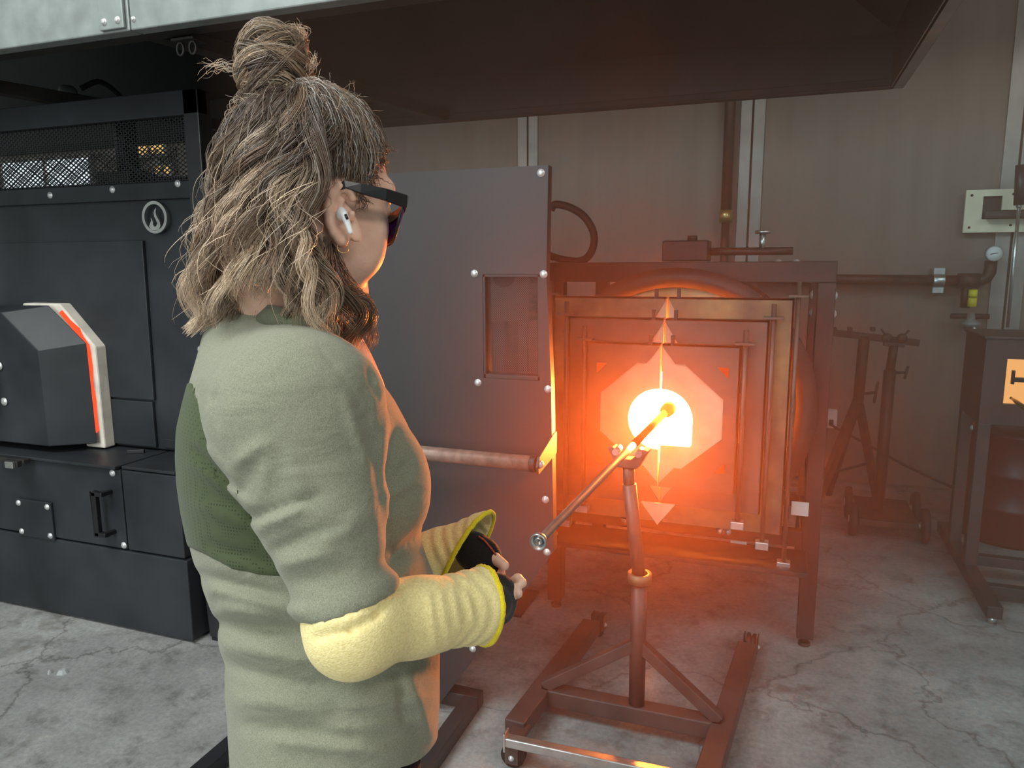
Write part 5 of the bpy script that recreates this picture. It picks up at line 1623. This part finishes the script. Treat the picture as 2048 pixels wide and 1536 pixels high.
BQ = np.stack([jj[:-1], np.roll(jj, -1, 1)[:-1], np.roll(jj, -1, 1)[1:], jj[1:]], -1).reshape(-1, 4)
allV = np.concatenate([HV, SV.reshape(-1, 3), BV.reshape(-1, 3)])
allC = np.concatenate([HCo, np.tile(np.array([[.075, .052, .038]]), (26 * 60 + bcore_n * bcore_m, 1))])
HAIR = bpy.data.materials.new('hair'); HAIR.use_nodes = True
hn2 = HAIR.node_tree; hb_ = hn2.nodes['Principled BSDF']
at_ = hn2.nodes.new('ShaderNodeVertexColor'); at_.layer_name = 'tint'
hn2.links.new(at_.outputs['Color'], hb_.inputs['Base Color'])
hb_.inputs['Roughness'].default_value = .33
hb_.inputs['Specular IOR Level'].default_value = .55
hair = raw_mesh('hair', to_world(allV), np.concatenate([Q, SQ, BQ]), person, [HAIR], colors=allC)
hair['kind'] = 'stuff'

# ---- safety glasses and earbud
gs = empty('safety_glasses', tuple(to_world(hp(.09, 0, -.02))), 'black framed glasses with purple tinted lenses worn by the person', 'glasses')
GF = M['plastic_black']
LENS = bpy.data.materials.new('purple_lens'); LENS.use_nodes = True
lb_ = LENS.node_tree.nodes['Principled BSDF']
lb_.inputs['Base Color'].default_value = (.10, .025, .30, 1); lb_.inputs['Roughness'].default_value = .05
lb_.inputs['Transmission Weight'].default_value = .2; lb_.inputs['IOR'].default_value = 1.1


def strip(pts, half_h, half_t, name, mt, parent):
    """bar through points (camera axes); heights along the head's up"""
    m = MB()
    pts = [np.asarray(p, float) for p in pts]
    for i, p in enumerate(pts):
        t = norm(pts[min(i + 1, len(pts) - 1)] - pts[max(i - 1, 0)])
        s_ = norm(np.cross(t, hu)); up2 = np.cross(s_, t)
        hh, ht_ = half_h[i] if hasattr(half_h, '__len__') else half_h, half_t
        m.v += [tuple(to_world(p + a * hh * up2 + b * ht_ * s_)) for a, b in ((-1, -1), (1, -1), (1, 1), (-1, 1))]
        if i:
            n0 = 4 * (i - 1)
            for k in range(4):
                m.f.append((n0 + k, n0 + (k + 1) % 4, n0 + 4 + (k + 1) % 4, n0 + 4 + k)); m.sm.append(False)
    m.f += [(3, 2, 1, 0), tuple(4 * (len(pts) - 1) + k for k in range(4))]; m.sm += [False, False]
    return m.build(name, mt, parent, .0006)


strip([pc(668, 384, .824), pc(690, 369, .823), pc(720, 377, .830), pc(770, 389, .850), pc(812, 403, .884)], [.003, .0045, .0055, .0068, .0075], .0022, 'temple_arm', GF, gs)
strip([lm(pc(668, 384, .824)), lm(pc(690, 369, .823)), lm(pc(720, 377, .830)), lm(pc(770, 389, .850)), lm(pc(812, 403, .884))], [.003, .0045, .0055, .0068, .0075], .0022, 'temple_arm', GF, gs)
PO = pc(812, 403, .884)
ro_ = float((PO - HC) @ hr_); fo_ = float((PO - HC) @ hf); ho_ = float((PO - HC) @ hu)
brow = [hp(fo_ + .024 * (1 - (r_ / ro_) ** 2), r_, ho_) for r_ in np.linspace(ro_, -ro_, 13)]
strip(brow, .0072, .0022, 'brow_bar', GF, gs)
for sg in (1, -1):
    rs_ = np.linspace(.010, ro_ - .003, 9)
    lo_e = [ho_ - .004 - .038 * (1 - abs((k - 4) / 4.4) ** 4) for k in range(9)]
    m_l = MB()
    fr_pts = []
    for k, r_ in enumerate(rs_):
        f0 = fo_ + .024 * (1 - (r_ / ro_) ** 2)
        for q in range(2):
            h_ = ho_ if q == 0 else lo_e[k]
            m_l.v += [tuple(to_world(hp(f0 + (q * -.004) + d_, sg * r_, h_))) for d_ in (0, .0016)]
        fr_pts.append(hp(f0 - .004, sg * r_, lo_e[k]))
    for k in range(8):
        a_, b2 = 4 * k, 4 * (k + 1)
        m_l.f += [(a_, a_ + 2, b2 + 2, b2), (a_ + 1, b2 + 1, b2 + 3, a_ + 3), (a_, b2, b2 + 1, a_ + 1), (a_ + 2, a_ + 3, b2 + 3, b2 + 2)]
        m_l.sm += [True] * 4
    m_l.f += [(0, 1, 3, 2), (32, 34, 35, 33)]; m_l.sm += [False, False]
    m_l.build('lens', LENS, gs)
    MB().tube([to_world(p) for p in [hp(fo_ + .023, sg * .010, ho_)] + fr_pts + [hp(fo_, sg * (ro_ - .002), ho_)]], .0019, 8).build('lens_rim', GF, gs)

eb = empty('earbud', tuple(to_world(pc(686, 432, .815))), 'white wireless earbud in the right ear of the person', 'earbud')
WP = mat('white_plastic', (.85, .85, .84), .25, 0, .02, 10)
ge = Grid(pc(686, 440, .815) - .03, pc(686, 440, .815) + .03, .0009)
de = ell(ge, pc(684, 428, .823), ((1, 0, 0), (0, 1, 0), (0, 0, 1)), (.0062, .0078, .0075))
de = smin(de, cone(ge, pc(688, 428, .817), pc(701, 464, .817), .0042, .0031), .004)
ev, eq = nets(de, ge)
raw_mesh('earbud_shell', to_world(relax(ev, eq, 1, .4)), eq, eb, [WP])
a_, b2 = pc(691, 429, .8125), pc(695, 438, .8125)
MB().tube([to_world(a_), to_world(b2)], .0016, 8).build('sensor_slot', M['plastic_black'], eb)
er = empty('earring', tuple(to_world(pc(687, 490, .826))), 'small thin gold hoop earring below the right earlobe', 'earring')
MB().tube([to_world(pc(686, 488, .826) + np.array([.006 * math.cos(t), -.004 + .006 * math.sin(t), .002 * math.cos(t)])) for t in np.linspace(0, 6.28, 20, endpoint=False)], .0006, 6, closed=True).build('hoop', M['brass'], er)

# ================================================================== HAZE volume added to imitate orange glare around the furnace mouth
hm = bpy.data.materials.new('glare_haze'); hm.use_nodes = True
hn_ = hm.node_tree
hn_.nodes.remove(hn_.nodes['Principled BSDF'])
vs_ = hn_.nodes.new('ShaderNodeVolumeScatter')
vs_.inputs['Color'].default_value = (1, .55, .38, 1)
vs_.inputs['Density'].default_value = 0.135
vs_.inputs['Anisotropy'].default_value = 0.3
hn_.links.new(vs_.outputs[0], hn_.nodes['Material Output'].inputs['Volume'])
hm.cycles.homogeneous_volume = True
tag(MB().box(-1.3, 2.3, 1.45, 5.12, .002, 2.09).build('haze', hm), 'thin added haze standing in for orange glare around the furnace mouth', 'haze', kind='stuff')
